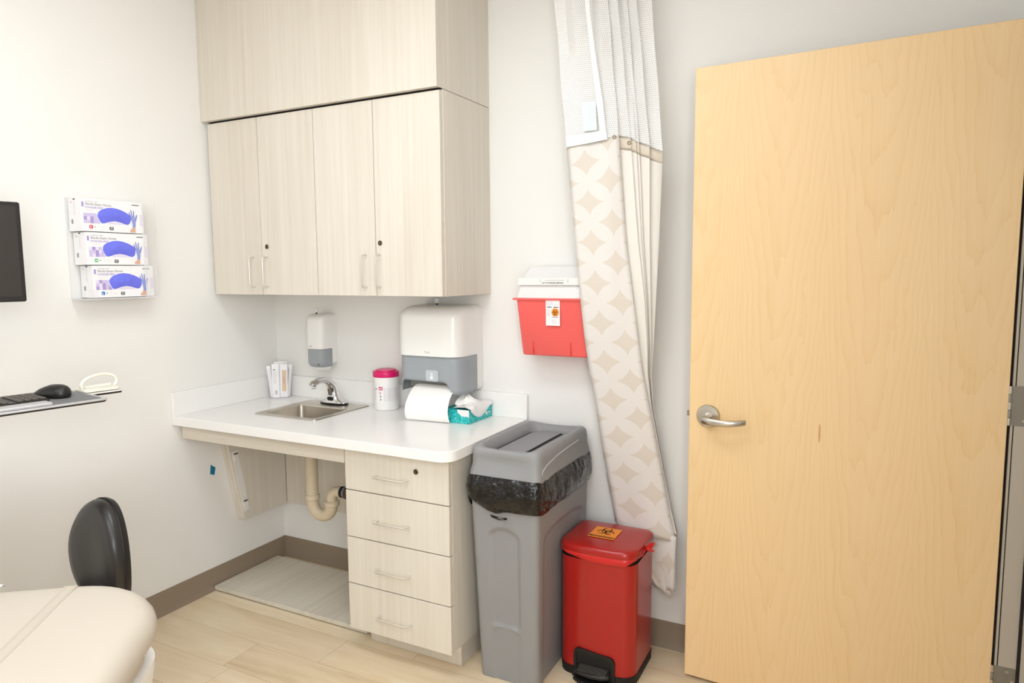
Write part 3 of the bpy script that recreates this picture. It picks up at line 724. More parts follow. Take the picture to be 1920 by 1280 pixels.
# ================================================================ glove rack and boxes
t = thing('glove_box_rack', 'clear acrylic wall rack holding three glove boxes', 'rack', (0, -.85, 1.39))
GY0, GY1 = -1.026, -.722
mb = MB(); mb.box((.001, GY0, 1.388), (.004, GY1, 1.768), ACR); mb.box((.001, GY0, 1.385), (.094, GY1, 1.389), ACREDGE)
mb.box((.004, GY1-.003, 1.389), (.094, GY1, 1.768), ACR)
mb.box((.0915, GY0, 1.389), (.0945, GY0+.045, 1.42), ACR); mb.box((.0915, GY1-.055, 1.389), (.0945, GY1, 1.768), ACR)
mb.box((.0915, GY1-.0565, 1.389), (.0945, GY1-.055, 1.768), ACREDGE); mb.box((.0915, GY1-.001, 1.389), (.0945, GY1, 1.768), ACREDGE); mb.box((.001, GY0, 1.389), (.003, GY0+.0015, 1.768), ACREDGE)
mb.build('rack_shell', t)
HAND = [(0, 0), (.001, .012), (-.002, .026), (-.006, .037), (-.012, .055), (-.0135, .060), (-.0105, .0605), (-.004, .046), (-.0015, .0455), (-.005, .064), (-.0055, .070), (-.0025, .070), (.002, .048), (.005, .048), (.0055, .064), (.0065, .069), (.009, .068), (.0095, .046), (.011, .036), (.017, .048), (.0205, .053), (.0225, .050), (.019, .036), (.013, .018), (.011, .0)]
def bean(w_, h_, n=40):
    def lo(f): return interp([(0, .50), (.035, .26), (.09, .06), (.14, 0), (.22, .03), (.35, .13), (.5, .18), (.65, .13), (.8, .02), (.88, 0), (.94, .10), (.975, .30), (1, .50)], f)[0]
    def hi(f): return interp([(0, .50), (.02, .60), (.06, .72), (.15, .86), (.3, .97), (.45, 1), (.6, .96), (.75, .86), (.88, .72), (.96, .60), (1, .50)], f)[0]
    top = [(w_*(i/n), h_*hi(i/n)) for i in range(n+1)]
    bot = [(w_*(1-i/n), h_*lo(1-i/n)) for i in range(1, n)]
    return top+bot
def glove_box(y0, z0, hh, letter, ink, label):
    W_, x0, x1 = .252, .006, .082
    t = thing('glove_box', label, 'glove box', (x0, y0, z0), 0, 'nitrile glove boxes in the wall rack')
    bx('carton', (x0, y0, z0), (x1, y0+W_, z0+hh), CARD, t, bevel=.001)
    ex, ey = (0, 1, 0), (0, 0, 1)
    def P(s_, q, o=.0006): return (x1+o, y0+s_, z0+q)
    mb = MB()
    def rect(s0, q0, s1, q1, mt, o=.0003, th=.0003): mb.box((x1+o, y0+s0, z0+q0), (x1+o+th, y0+s1, z0+q1), mt)
    rect(.005, .090, .0125, .108, LAV)
    mb.text('confiderm 3.5C', P(.018, .1085), ex, ey, .008, INKL); mb.text('Nitrile Exam Gloves', P(.018, .097), ex, ey, .0125, INKG); mb.text('POWDER-FREE', P(.018, .085), ex, ey, .0105, LAV)
    rect(.018, .079, .060, .0795, INKL); rect(.018, .076, .046, .0765, INKL)
    rnd = random.Random(letter)
    for i in range(6):
        for j in range(3): rect(.010+i*.0125, .030+j*.0125, .0225+i*.0125, .0425+j*.0125, (LAV, LAVL, LAVP, LAVL)[(i*2+j*3+rnd.randint(0, 1)) % 4])
    for i in range(2):
        for j in range(4): rect(.236+i*.007, .030+j*.011, .243+i*.007, .041+j*.011, LAVP)
    rect(.100, .030, .19, .0375, LAVP)
    rect(.030, .010, .0425, .023, ink, .0004); mb.text(letter, P(.0325, .0125, .0008), ex, ey, .0105, PAPER, bold=.0004)
    mb.text('200', P(.046, .015), ex, ey, .006, INKG); mb.text('0', P(.066, .015), ex, ey, .006, INKL); rect(.074, .012, .096, .0125, INKL); rect(.074, .018, .096, .0185, INKL)
    mb.poly([(x1+.0003, y0+a, z0+b) for a, b in rrect(.108, .008, .124, .020, .003, 3)], (.0004, 0, 0), INK); rect(.111, .0155, .121, .0175, CARD, .0007); rect(.111, .011, .121, .013, CARD, .0007)
    mb.text('MCKESSON', P(.205, .108), ex, ey, .0058, INK, bold=.0001)
    mb.poly([(x1+.0009, y0+.203+a, z0+.022+b*.98) for a, b in HAND], (.0005, 0, 0), BLUEH)
    mb.poly([(x1+.0009, y0+.203+a, z0+.004+b) for a, b in ((-.012, 0), (.012, 0), (.012, .018), (.006, .016), (.001, .020), (-.003, .012), (-.009, .010))], (.0003, 0, 0), SKIN)
    for a, b, c_, d_ in ((-.0125, .080, -.0065, .061), (-.0045, .088, -.001, .070), (.0075, .086, .0078, .060), (.0205, .070, .0145, .046), (.009, .020, .0125, .040)):
        mb.poly([(x1+.0015, y0+.203+a, z0+b), (x1+.0015, y0+.2045+a, z0+b), (x1+.0015, y0+.2042+c_, z0+d_), (x1+.0015, y0+.203+c_, z0+d_)], (.0003, 0, 0), BLUED)
    mb.build('box_print', t); mb = MB()
    # end face
    for s0, mt, sz, tx in ((.018, ink, .0095, letter), (.038, INKL, .006, 'Nitrile Exam Gloves')):
        mb.text(tx, (x0+s0, y0-.0006, z0+hh-.012), (0, 0, -1), (1, 0, 0), sz, mt)
    mb.box((x0+.018, y0-.0006, z0+.028), (x0+.028, y0-.0003, z0+.044), INKG); mb.box((x0+.034, y0-.0006, z0+hh-.006), (x0+.046, y0-.0003, z0+hh-.002), INK)
    mb.build('end_print', t)
    mb = MB(); bp_ = bean(.140, .062); mb.poly([(x1+.0008, y0+.0595+a*1.0, z0+.0285+b) for a, b in bean(.143, .066)], (.0004, 0, 0), PAPER)
    cpt = Vector((x1+.006, y0+.061+.07, z0+.031+.035))
    base = [Vector((x1+.0011, y0+.061+a, z0+.031+b)) for a, b in bp_]
    n = len(base); m_ = n//2+1
    # folded gloves swelling out of the opening: rows between upper and lower outline
    up_ = bp_[:41]; lo_ = [bp_[0]]+list(reversed(bp_[41:]))+[bp_[40]]; rows = []
    for i in range(41):
        (a, b), (c_, d_) = up_[i], lo_[i]; row = []
        for j in range(11):
            q = j/10; h_ = .008*math.sin(PI*q)*math.sin(PI*max(.02, min(.98, i/40)))
            aa, bb = a, d_+(b-d_)*q
            h_ += .0025*noise.noise(Vector((aa*60+z0*7, bb*60, z0*30)))*math.sin(PI*q)
            row.append((x1+.0012+h_, y0+.061+aa, z0+.031+bb))
        rows.append(row)
    mb.loft(rows, BLUEG, closed=False); mb.build('folded_gloves', t, label='blue nitrile gloves showing through the oval opening')
glove_box(-1.018, 1.6415, .122, 'S', REDI, 'topmost of the three white glove boxes, red size square on front')
glove_box(-1.006, 1.5165, .122, 'M', GREENI, 'middle white glove box in the wall rack, green size square on front')
glove_box(-.988, 1.3915, .122, 'L', BLUEI, 'lowest white glove box in the wall rack, blue size square on front')

# ================================================================ small things on the left wall
p = at(395, 871, 'x', .0005), at(404, 876, 'x', .0005), at(402, 890, 'x', .0005), at(394, 889, 'x', .0005)
tag(MB().poly(p, (.0006, 0, 0), TAPE).build('tape_piece'), 'small piece of blue tape stuck on the left wall below the counter', 'tape')
# ================================================================ monitor
t = thing('monitor', 'black computer monitor cut by the left edge of the photo', 'monitor', (.35, -1.37, 1.397), math.radians(-11.5))
mb = MB(); mb.poly([(0, y, z) for y, z in rrect(-.535, .001, 0, .306, .006, 4)], (-.028, 0, 0), BLACK); mb.build('housing', t, local=True, bevel=.002)
MB().box((.0002, -.523, .018), (.0012, -.012, .295), SCREEN).build('screen', t, local=True)
t2 = thing('wall_mount', 'wall-mounted arm carrying monitor and keyboard tray, outside the left edge', 'mounting arm', (.02, -1.66, 1.0))
mb = MB(); mb.box((.001, -1.72, .95), (.03, -1.60, 1.65), WSHELL); mb.box((.03, -1.68, 1.50), (.23, -1.64, 1.58), WSHELL); mb.box((.03, -1.67, 1.045), (.30, -1.61, 1.075), WSHELL); mb.build('support_arm', t2, bevel=.004)

# ================================================================ keyboard tray (rotated)
TA = math.radians(-9.4); TZ = 1.1
def tl(u, v, z=TZ):
    q = at(u, v, 'z', z); return q
c0 = tl(204, 745); t = thing('keyboard_tray', 'thin silver keyboard tray reaching in from the left edge', 'tray', (c0.x, c0.y, TZ), TA)
# local: front edge along -y at x=0, depth towards -x
mb = MB(); mb.poly([(x, y, -.001) for x, y in rrect(-.315, -.66, 0, 0, [.01, .012, .012, .03], 5)], (0, 0, -.006), SILVER)
mb.poly([(x, y, -.007) for x, y in rrect(-.312, -.657, -.003, -.003, .012, 5)], (0, 0, -.005), BLACK); mb.build('tray_plate', t, local=True, bevel=.0015)
MB().poly([(x, y, -.001) for x, y in rrect(-.300, -.24, -.012, -.015, .006, 4)], (0, 0, .0015), PAD).build('mouse_pad', t, local=True)
MB().poly([(x, y, -.0008) for x, y in rrect(-.062, -.64, -.008, -.150, .008, 4)], (0, 0, .009), SILVER).build('wrist_rest', t, local=True, bevel=.003)
mb = MB(); mb.poly([(x, y, -.002) for x, y in rrect(-.235, -.04, -.142, .106, .01, 4)], (0, 0, -.0045), WSHELL); mb.poly([(x, y, -.0065) for x, y in rrect(-.235, -.045, -.142, .106, .01, 4)], (0, 0, -.006), BLACK); mb.build('side_tab', t, local=True)
# keyboard
t = thing('keyboard', 'black keyboard on the tray cut by the left edge', 'keyboard', (c0.x, c0.y, TZ), TA)
mb = MB()
mb.poly([(-.225, -.64, .001), (-.225, -.134, .001), (-.080, -.134, .001), (-.080, -.64, .001)], (0, 0, .008), BLACK); mb.build('key_bed', t, local=True, bevel=.003)
kg = MB()
for r in range(5):
    for c_ in range(21):
        x = -.088-r*.0265; y = -.140-c_*.0195
        if c_ in (4, 8): continue
        kg.box((x-.0215, y-.0165, .0085), (x, y, .0135), KEYS)
kk = kg.build('key_caps', t, local=True, bevel=.0015); kk['kind'] = 'stuff'
# mouse
pm = tl(109, 746); t = thing('computer_mouse', 'black computer mouse on the grey pad of the keyboard tray', 'mouse', (pm.x-.03, pm.y, TZ+.001), TA+.35)
def mouse_ring(z, sx_, sy_, dx=0): return [(dx+sx_*math.copysign(abs(math.cos(a))**.85, math.cos(a)), sy_*math.copysign(abs(math.sin(a))**.85, math.sin(a)), z) for a in [2*PI*j/28 for j in range(28)]]
mb = MB(); mb.loft([mouse_ring(.0, .060, .030), mouse_ring(.006, .064, .034), mouse_ring(.016, .060, .034, .004), mouse_ring(.026, .050, .030, .011), mouse_ring(.034, .036, .023, .018), mouse_ring(.039, .022, .014, .020), mouse_ring(.0405, .008, .006, .020)], BLACK); mb.build('shell', t, local=True, sharp=180)
MB().lathe([(.004, -.003), (.006, -.002), (.006, .002), (.004, .003)], (-.028, 0, .024), RUBBER, 'y', 14).build('scroll_wheel', t, local=True)
# white scanner cradle on the side tab
ps = tl(196, 731, TZ); t = thing('scanner_cradle', 'cream plastic holder with a tall loop on the small side shelf of the tray', 'holder', (ps.x-.03, ps.y, TZ), TA)
mb = MB(); mb.poly([(x, y, 0) for x, y in rrect(-.045, -.06, .045, .05, .012, 4)], (0, 0, .008), CREAMP); mb.poly([(x, y, .008) for x, y in rrect(-.030, -.052, -.005, .045, .006, 3)], (0, 0, .008), CREAMP)
mb.build('base', t, local=True, bevel=.002)
lp = [(.015, -.055, .006), (.015, -.062, .020), (.010, -.052, .036), (.004, -.02, .048), (.0, .015, .052), (-.002, .045, .046), (-.002, .060, .030), (0, .058, .014), (0, .045, .007)]
MB().tube(lp, .0055, CREAMP, 12).build('loop', t, local=True, sub=1)

# ================================================================ exam table
ea = math.atan2(.6, .8); cc = Vector((1.369-.8*.33-.030, -1.612-.6*.33-.006, 0))
t = thing('examination_table', 'cream padded examination table end in the lower left corner', 'examination table', (cc.x, cc.y, 0), ea)
TL_ = 1.72; HWD = .33
def cush(z, ins, rc=.20): return [(x, y, z) for x, y in rrect(-HWD+ins, -TL_+ins, HWD-ins, -ins, [max(.02, .06-ins), max(.02, .06-ins), max(.03, rc-ins), max(.03, rc-ins)], 12)]
mb = MB(); zt = .814; th = .085; rs = []
for i in range(9):
    a = -PI/2+PI*i/8; rs.append(cush(zt-th/2+th/2*math.sin(a), .040*(1-math.cos(a))+.001))
rs.append(cush(zt+.001, .10)); mb.loft(rs, BEIGE); cu = mb.build('cushion', t, local=True, sharp=70)
SEAM = mat('seam_edge', (186, 174, 158), .5)
mb = MB(); mb.box((HWD-.228, -TL_+.03, zt+.0005), (HWD-.222, -.03, zt+.0016), SEAM); mb.box((HWD-.208, -TL_+.03, zt+.0005), (HWD-.202, -.03, zt+.0016), SEAM)
mb.box((HWD-.222, -TL_+.03, zt+.0003), (HWD-.208, -.03, zt+.0014), mat('seam_piping', (190, 180, 165), .5)); mb.build('seam', t, local=True)
mb = MB(); mb.loft([[(x, y, z) for x, y in rrect(-HWD+.04, -TL_+.04, HWD-.035, -.05, [.05, .05, .12, .12], 8)] for z in (.691, .727)], BEIGED); mb.build('tray_rail', t, local=True, bevel=.006)
mb = MB(); mb.loft([[(x, y, z) for x, y in rrect(-HWD+.05-e, -TL_+.1, HWD-.04+e, -.06+e, [.05, .05, .11, .11], 8)] for z, e in ((.52, .004), (.62, .010), (.672, .018), (.69, .019))], WSHELL); mb.build('upper_shell', t, local=True)
mb = MB(); mb.box((-HWD+.09, -TL_+.25, .10), (HWD-.09, -.25, .50), WSHELL); mb.box((-HWD+.05, -TL_+.2, .0), (HWD-.05, -.2, .10), BEIGED); mb.build('base', t, local=True, bevel=.02)
# loose end of table paper on the far side
mb = MB(); rows = []
for i in range(16):
    f_ = i/15; x = -HWD+.03+.27*f_; n1 = noise.noise(Vector((f_*11, 2, 3))); n2 = noise.noise(Vector((f_*9, 7, 1)))
    rows.append([(x, -.034+.012*n2, zt+.0022), (x+.006*n1, -.020+.006*n1, zt+.004+.008*abs(n1)), (x-.005*n2, -.004, zt+.003+.009*abs(n2)), (x, .006+.004*n1, zt-.004)])
mb.loft(rows, PAPER, closed=False); tag(mb.build('table_paper', None, local=True, solid=.0006), 'crumpled white paper edge at the far end of the examination table', 'paper')
bpy.data.objects['table_paper'].location = (cc.x, cc.y, .0005); bpy.data.objects['table_paper'].rotation_euler = (0, 0, ea)

# ================================================================ stool
ST = Vector((.565, -1.300, 0)); t = thing('task_stool', 'black vinyl task stool with oval backrest behind the examination table', 'stool', (ST.x, ST.y-.20, 0), math.radians(-4))
mb = MB(); rows = []
def pad_row(s_, th_, zc=.605, hw=.134, hh_=.176, grow=0):
    """closed outline of the pad in its own bent sheet at offset th_ (towards the sitter = -y)"""
    out = []
    for j in range(48):
        a = 2*PI*j/48; x = (hw*s_)*math.copysign(abs(math.cos(a))**.85, math.cos(a)); z = (hh_*s_)*math.copysign(abs(math.sin(a))**.9, math.sin(a))
        x *= 1-.20*max(0, math.sin(a))**1.5
        y = .20 - th_ - 1.3*x*x
        out.append((x, y, zc+z))
    return out
mb.loft([pad_row(.9, -.012), pad_row(.97, -.010), pad_row(1.0, -.002), pad_row(1.0, .004)], BLACK); mb.build('backrest_shell', t, local=True)
mb = MB(); mb.loft([pad_row(1.0, .004), pad_row(1.012, .008), pad_row(1.0, .012)], RUBBER, False, False); mb.build('piping', t, local=True)
mb = MB(); mb.loft([pad_row(.99, .010), pad_row(1.0, .024), pad_row(.975, .038), pad_row(.90, .050), pad_row(.7, .060), pad_row(.4, .064), pad_row(.1, .065)], VINYLB); mb.build('backrest', t, local=True, sharp=60)
mb = MB(); mb.tube([(0, .222, .58), (0, .235, .50), (0, .215, .42), (0, .10, .40)], .012, BLACK, 10); mb.build('back_bar', t, local=True)
MB().lathe([(.16, .405), (.19, .415), (.20, .44), (.19, .468), (.15, .478), (.01, .48)], (0, 0, 0), VINYLB).build('seat', t, local=True)
MB().lathe([(.028, .10), (.028, .26), (.017, .262), (.017, .405)], (0, 0, 0), CHROME).build('gas_lift', t, local=True)
for q in range(5):
    a = 2*PI*q/5+.4; c_, s_ = math.cos(a), math.sin(a)
    MB().tube([(.02*c_, .02*s_, .105), (.14*c_, .14*s_, .095), (.24*c_, .24*s_, .072)], [.022, .016, .012], BLACK, 10).build('base_leg', t, local=True)
    mb = MB(); mb.lathe([(.026, -.018), (.0275, -.012), (.0275, .012), (.026, .018)], (.24*c_, .24*s_, .0285), RUBBER, 'y', 18); mb.tube([(.24*c_, .24*s_, .03), (.24*c_, .24*s_, .075)], .007, BLACK, 8); mb.build('caster', t, local=True)

# ================================================================ sharps container
t = thing('sharps_container', 'translucent red sharps container with frosted lid on the back wall beside the curtain', 'sharps container', (1.6, 0, 1.15))
mb = MB()
def sring(z, x0, x1, d, r=.012): return [(x, y, z) for x, y in rrect(x0, -d, x1, -.006, r, 5)]
mb.loft([sring(1.146, 1.462, 1.735, .112), sring(1.150, 1.457, 1.740, .116), sring(1.36, 1.440, 1.757, .135), sring(1.371, 1.439, 1.758, .136)], SHARP)
mb.build('bin', t, bevel=.002)
mb = MB()
RIB = mat('red_rib', (226, 70, 64), .4)
for x in (1.505, 1.665): bx('rib', (x, -.122, 1.151), (x+.004, -.115, 1.205), RIB, t)
bx('rim', (1.428, -.143, 1.366), (1.769, -.002, 1.3735), SHARP, t, bevel=.001)
mb = MB()
mb.loft([sring(1.374, 1.437, 1.760, .138), sring(1.40, 1.445, 1.752, .132), sring(1.425, 1.448, 1.749, .120), sring(1.46, 1.452, 1.745, .095), sring(1.497, 1.462, 1.736, .060)], SHARPTOP); mb.build('lid', t, label='frosted clear lid')
mb = MB(); mb.box((1.450, -.1335, 1.425), (1.747, -.108, 1.452), WHITE)
mb.text('LIFT TO ENSURE DISPOSAL', (1.598, -.1340, 1.4305), (1, 0, 0), (0, 0, 1), .0075, INK, 'CENTER', bold=.0001)
for x in (1.545, 1.66): mb.box((x, -.1342, 1.434), (x+.0015, -.1338, 1.447), INKG)
mb.box((1.565, -.1342, 1.442), (1.645, -.1338, 1.4432), INKG)
mb.build('flap', t, bevel=.001)
def biohazard(mb, C, ex, ey, n, s_, mt, th=.0004):
    """three open rings round a centre ring"""
    C, ex, ey, n = Vector(C), Vector(ex), Vector(ey), Vector(n)
    def arc(cx, cy, r0, r1, a0, a1, off=0, k_=24):
        pts = [(cx+r1*math.cos(a0+(a1-a0)*i/k_), cy+r1*math.sin(a0+(a1-a0)*i/k_)) for i in range(k_+1)]
        ofx, ofy = off*math.cos((a0+a1)/2), off*math.sin((a0+a1)/2)
        pts2 = [(cx-ofx*0+r0*math.cos(a0+(a1-a0)*i/k_)+off*math.cos((a0+a1)/2+PI), cy+r0*math.sin(a0+(a1-a0)*i/k_)+off*math.sin((a0+a1)/2+PI)) for i in range(k_+1)]
        vs = [C+ex*x*s_+ey*y*s_+n*th for x, y in pts+pts2]; m2 = k_+1
        mb.add(vs, [(i, i+1, m2+i+1, m2+i) for i in range(k_)], mt)
    for q in range(3):
        a = PI/2+2*PI*q/3; cx, cy = .50*math.cos(a), .50*math.sin(a)
        arc(cx, cy, .36, .52, a-PI*.86+PI*0+.0, a+PI*.86, 0)if 0 else arc(cx, cy, .37, .50, a+.50-2*PI+2*PI-0, a-.50+2*PI, 0)
    arc(0, 0, .40, .50, 0, 2*PI*.999); arc(0, 0, .0, .10, 0, 2*PI*.999)
mb = MB(); mb.poly([(1.570, -.1355, 1.268), (1.629, -.1355, 1.268), (1.629, -.1375, 1.366), (1.570, -.1375, 1.366)], (0, -.001, 0), CARD)
cx_, cz_ = 1.610, 1.320; mb.poly([(cx_+.0155*math.cos(a), -.1390, cz_+.0155*math.sin(a)) for a in [2*PI*j/28 for j in range(28)]], (0, -.0004, 0), ORANGE)
biohazard(mb, (cx_, -.1394, cz_-.001), (1, 0, 0), (0, 0, 1), (0, -1, 0), .0135, INK)
mb.text('BIOHAZARD', (cx_, -.1388, 1.2995), (1, 0, 0), (0, 0, 1), .0050, INKG, 'CENTER'); mb.box((1.576, -.1392, 1.3385), (1.596, -.1388, 1.341), INK); mb.box((1.603, -.1392, 1.3385), (1.624, -.1388, 1.341), INK)
for i in range(4): mb.box((1.574, -.1392, 1.3595-i*.004), (1.600+.022*(i > 1), -.1388, 1.3603-i*.004), INKL)
for i in range(6): mb.box((1.574, -.1390, 1.330-i*.005), (1.590, -.1387, 1.3312-i*.005), INKL)
for i in range(3): mb.box((1.594, -.1385, 1.290-i*.006), (1.618, -.1381, 1.291-i*.006), INKL)
mb.build('warning_label', t, label='white warning label with orange biohazard symbol')

# ================================================================ grey slim bin
GX0, GX1, GYF, GYB = 1.462, 1.700, -.500, -.045
t = thing('waste_bin', 'tall slim grey plastic waste bin with black liner between counter and red bin', 'waste bin', ((GX0+GX1)/2, (GYF+GYB)/2, 0))
per = []
NX, NY = 36, 60
for i in range(NX): per.append(('f', i/NX))
for i in range(NY): per.append(('r', i/NY))
for i in range(NX): per.append(('b', i/NX))
for i in range(NY): per.append(('l', i/NY))
def arch(a, z, a0, a1, z0, z1, rt):
    """1 inside a panel with an arched top"""
    d = min(sm(a0, a0+.05, a), sm(a1, a1-.05, a)); e = max(0, 1-min((a-a0), (a1-a))/rt) if a0 < a < a1 else 0
    top = z1-.03*e*e; return d*sm(top, top-.018, z)*sm(z0-.004, z0+.004, z)
rows = []
NZ = 110
for iz in range(NZ+1):
    z = .001+.709*iz/NZ; f_ = z/.71; e = .024*(1-f_); ring = []
    x0, x1, y0, y1 = GX0-.022+e, GX1+.010-e*.6, GYF-.022+e, GYB+.02-e
    rc = .022
    for sd, a in per:
        if sd == 'f': x, y, nx, ny = x0+(x1-x0)*a, y0, 0, -1
        elif sd == 'r': x, y, nx, ny = x1, y0+(y1-y0)*a, 1, 0
        elif sd == 'b': x, y, nx, ny = x1-(x1-x0)*a, y1, 0, 1
        else: x, y, nx, ny = x0, y1-(y1-y0)*a, -1, 0
        d = 0
        if sd in 'fb': d = .010*arch(a, z, .24, .74, .212, .585, .25) + .004*arch(a, z, .24, .74, -.02, .218, .25)
        if sd in 'rl': d = .008*arch(a if sd == 'r' else 1-a, z, .10, .92, -.02, .575, .30)
        # rounded corners
        dx0, dx1, dy0, dy1 = x-x0, x1-x, y-y0, y1-y; mx, my = min(dx0, dx1), min(dy0, dy1)
        if mx < rc and my < rc:
            cxn = x0+rc if dx0 < dx1 else x1-rc; cyn = y0+rc if dy0 < dy1 else y1-rc
            v_ = Vector((x-cxn, y-cyn, 0)); v_ = v_.normalized()*rc; x, y = cxn+v_.x, cyn+v_.y
        ring.append((x-nx*d, y-ny*d, z))
    rows.append(ring)
mb = MB(); mb.loft(rows, GREYP); mb.build('body', t, sharp=60)
# liner
def bagring(z, out, seed):
    pts = rrect(1.440-out, -.522-out, 1.712+out, -.022+min(out, .004), .03, 8)
    dense = []
    for i in range(len(pts)):
        a, b = Vector(pts[i]), Vector(pts[(i+1) % len(pts)]); L_ = (b-a).length; n_ = max(1, int(L_/.012))
        for q in range(n_): dense.append(a+(b-a)*q/n_)
    return dense
b0 = bagring(0, 0, 0); cxy = Vector((1.576, -.27)); rows = []
for q in range(15):
    f_ = q/14; z = .765-.120*f_; ring = []
    for j, pnt in enumerate(b0):
        d = (pnt-cxy); nrm = d.normalized(); out = .006 + .015*math.sin(PI*min(1, f_*.93))**.7 - .004*sm(.8, 1, f_)
        out += (.006*noise.noise(Vector((pnt.x*24, pnt.y*24, z*16))) + .005*abs(noise.noise(Vector((pnt.x*60-pnt.y*20, pnt.y*40+z*60, z*22)))))*math.sin(PI*min(1, f_+.1)) + .003*noise.noise(Vector((pnt.x*70, pnt.y*70, z*50)))*math.sin(PI*min(1, f_+.1))
        front = pnt.y < -.50; kn = math.exp(-((pnt.x-1.553)/.03)**2) if front else 0
        out -= .004*kn*f_
        zb = z + (.030*sm(1.53, 1.44, pnt.x)*f_ if front else .0) - .012*kn*f_ + .010*noise.noise(Vector((pnt.x*10, pnt.y*10, 5)))*f_
        x = pnt.x+nrm.x*out; y = min(-.008, pnt.y+nrm.y*out)
        ring.append((max(x, 1.423), y, zb))
    rows.append(ring)
mb = MB(); mb.loft(rows, BAG, False, False); mb.build('bin_liner', t, sharp=180, label='black plastic liner folded over the rim')
mb = MB(); mb.poly([(1.535, -.536, .632), (1.575, -.537, .626), (1.60, -.536, .630), (1.60, -.536, .623), (1.57, -.537, .618), (1.54, -.536, .624)], (0, -.004, 0), BAG); mb.box((1.566, -.5415, .6235), (1.588, -.5405, .6255), INKG); mb.build('liner_knot', t)
# lid
LX0, LX1, LYF, LYB = 1.4335, 1.7185, -.530, -.016
def lidring(z, ins, r, wave=0, crest=0):
    pts = rrect(LX0+ins, LYF+ins, LX1-ins, LYB-ins, r, 8); out = []
    dense = []
    for i in range(len(pts)):
        a, b = Vector(pts[i]), Vector(pts[(i+1) % len(pts)]); n_ = 12 if i % 9 == 8 else 1
        for q in range(n_): dense.append(a+(b-a)*q/n_)
    mxx, mx2 = (LX0+LX1)/2, (LX1-LX0)/2
    for p_ in dense:
        fx = (p_.x-mxx)/mx2; fy = (p_.y-(LYF+LYB)/2)/((LYB-LYF)/2)
        endw = sm(.75, 1, abs(fy)); c_ = (1-fx*fx)
        dz = wave*c_*endw - crest*c_*endw; 
        dy = 0
        out.append((p_.x, p_.y, z+dz))
    return out
def rimring(z, ins, r, wave, crest, pinch=0):
    ring = lidring(z, ins, r, wave, crest)
    if pinch:
        o2 = []
        for x, y, zz in ring:
            fx = (x-(LX0+LX1)/2)/((LX1-LX0)/2); e = (1-fx*fx)
            if y < LYF+.08: y += pinch*e
            elif y > LYB-.08: y -= pinch*e*.5
            o2.append((x, y, zz))
        return o2
    return ring
mb = MB()
mb.loft([rimring(.733, .002, .030, .014, 0), rimring(.742, .000, .031, .010, 0), rimring(.772, .002, .032, .004, 0, .004), rimring(.80, .007, .034, 0, 0, .020), rimring(.832, .008, .036, 0, .004, .016),
         rimring(.854, .010, .038, 0, .012, .010), rimring(.865, .019, .038, 0, .017, .004), rimring(.867, .027, .036, 0, .018), rimring(.862, .036, .034, 0, .014), rimring(.834, .046, .040, 0, 0), rimring(.826, .048, .040, 0, 0), rimring(.825, .08, .03, 0, 0)], GREYP, False, True)
mb.build('lid', t, sharp=70)
mb = MB(); fl = [(x, y) for x, y in rrect(LX0+.062, LYF+.062, LX1-.113, LYB-.062, [.035, .004, .004, .035], 6)]
mb.poly([(x, y, .8275) for x, y in fl], (0, 0, .0035), GREYD); mb.build('swing_flap', t, bevel=.001)
mb = MB(); mb.poly([(x, y, .8252) for x, y in rrect(LX0+.0485, LYF+.0485, LX1-.105, LYB-.0485, [.038, .002, .002, .038], 6)], (0, 0, .0015), RUBBER); mb.build('flap_gap_shade', t)  # black sheet stands in for the shade in the gap round the flap
pts = [(LX1+.0006, y, z) for y, z in ((-.505, .748), (-.500, .775), (-.485, .795), (-.45, .808), (-.36, .822), (-.25, .829), (-.15, .832))]
MB().tube([(x-.006, y, z) for x, y, z in pts], .0017, GREYLINE, 8).build('lid_ridge', t)

# ================================================================ red pedal bin
RX0, RX1, RYF, RYB = 1.7065, 1.995, -.342, -.082
t = thing('pedal_bin', 'red biohazard step-on bin with black pedal beside the grey bin', 'pedal bin', ((RX0+RX1)/2, (RYF+RYB)/2, 0))
def bring(z, e=0, arc=.018, r=.045):
    pts = rrect(RX0-e, RYF-e, RX1+e, RYB+e, [r, r, min(r, .03), min(r, .03)], 8); out = []; dense = []
    for i in range(len(pts)):
        a, b = Vector(pts[i]), Vector(pts[(i+1) % len(pts)]); n_ = 14 if i % 9 == 8 else 1
        for q in range(n_): dense.append(a+(b-a)*q/n_)
    for p_ in dense:
        fx = (p_.x-(RX0+RX1)/2)/((RX1-RX0)/2); y = p_.y
        w_ = sm(RYB, RYF, y); y = y - arc*(1-fx*fx)*w_*.9 + arc*.5*w_
        out.append((p_.x, y, z))
    return out
mb = MB(); mb.loft([bring(.001), bring(.034, .001)], RUBBER); mb.build('base_band', t)
mb = MB(); mb.loft([bring(.034, -.001), bring(.447, -.001)], REDP, False, False); mb.loft([bring(.447, -.001), bring(.447, -.006), bring(.44, -.008)], RUBBER, False, False); mb.build('body', t)
mb = MB(); mb.loft([bring(.445, -.006), bring(.470, -.007)], RUBBER, False, True); mb.build('inner_rim', t)
mb = MB()
def lidz(ring, top):
    out = []
    for x, y, z in ring:
        fx = (x-(RX0+RX1)/2)/((RX1-RX0)/2); fy = (y-(RYF+RYB)/2)/((RYB-RYF)/2); out.append((x, y, z+top*(1-fx*fx*.6)))
    return out
mb.loft([bring(.467, .001), bring(.472, .003), bring(.490, .002), bring(.496, -.004), lidz(bring(.497, -.014), .002), lidz(bring(.498, -.05, r=.03), .003), lidz(bring(.4985, -.085, r=.02), .004)], REDP); mb.build('lid', t, sharp=60)
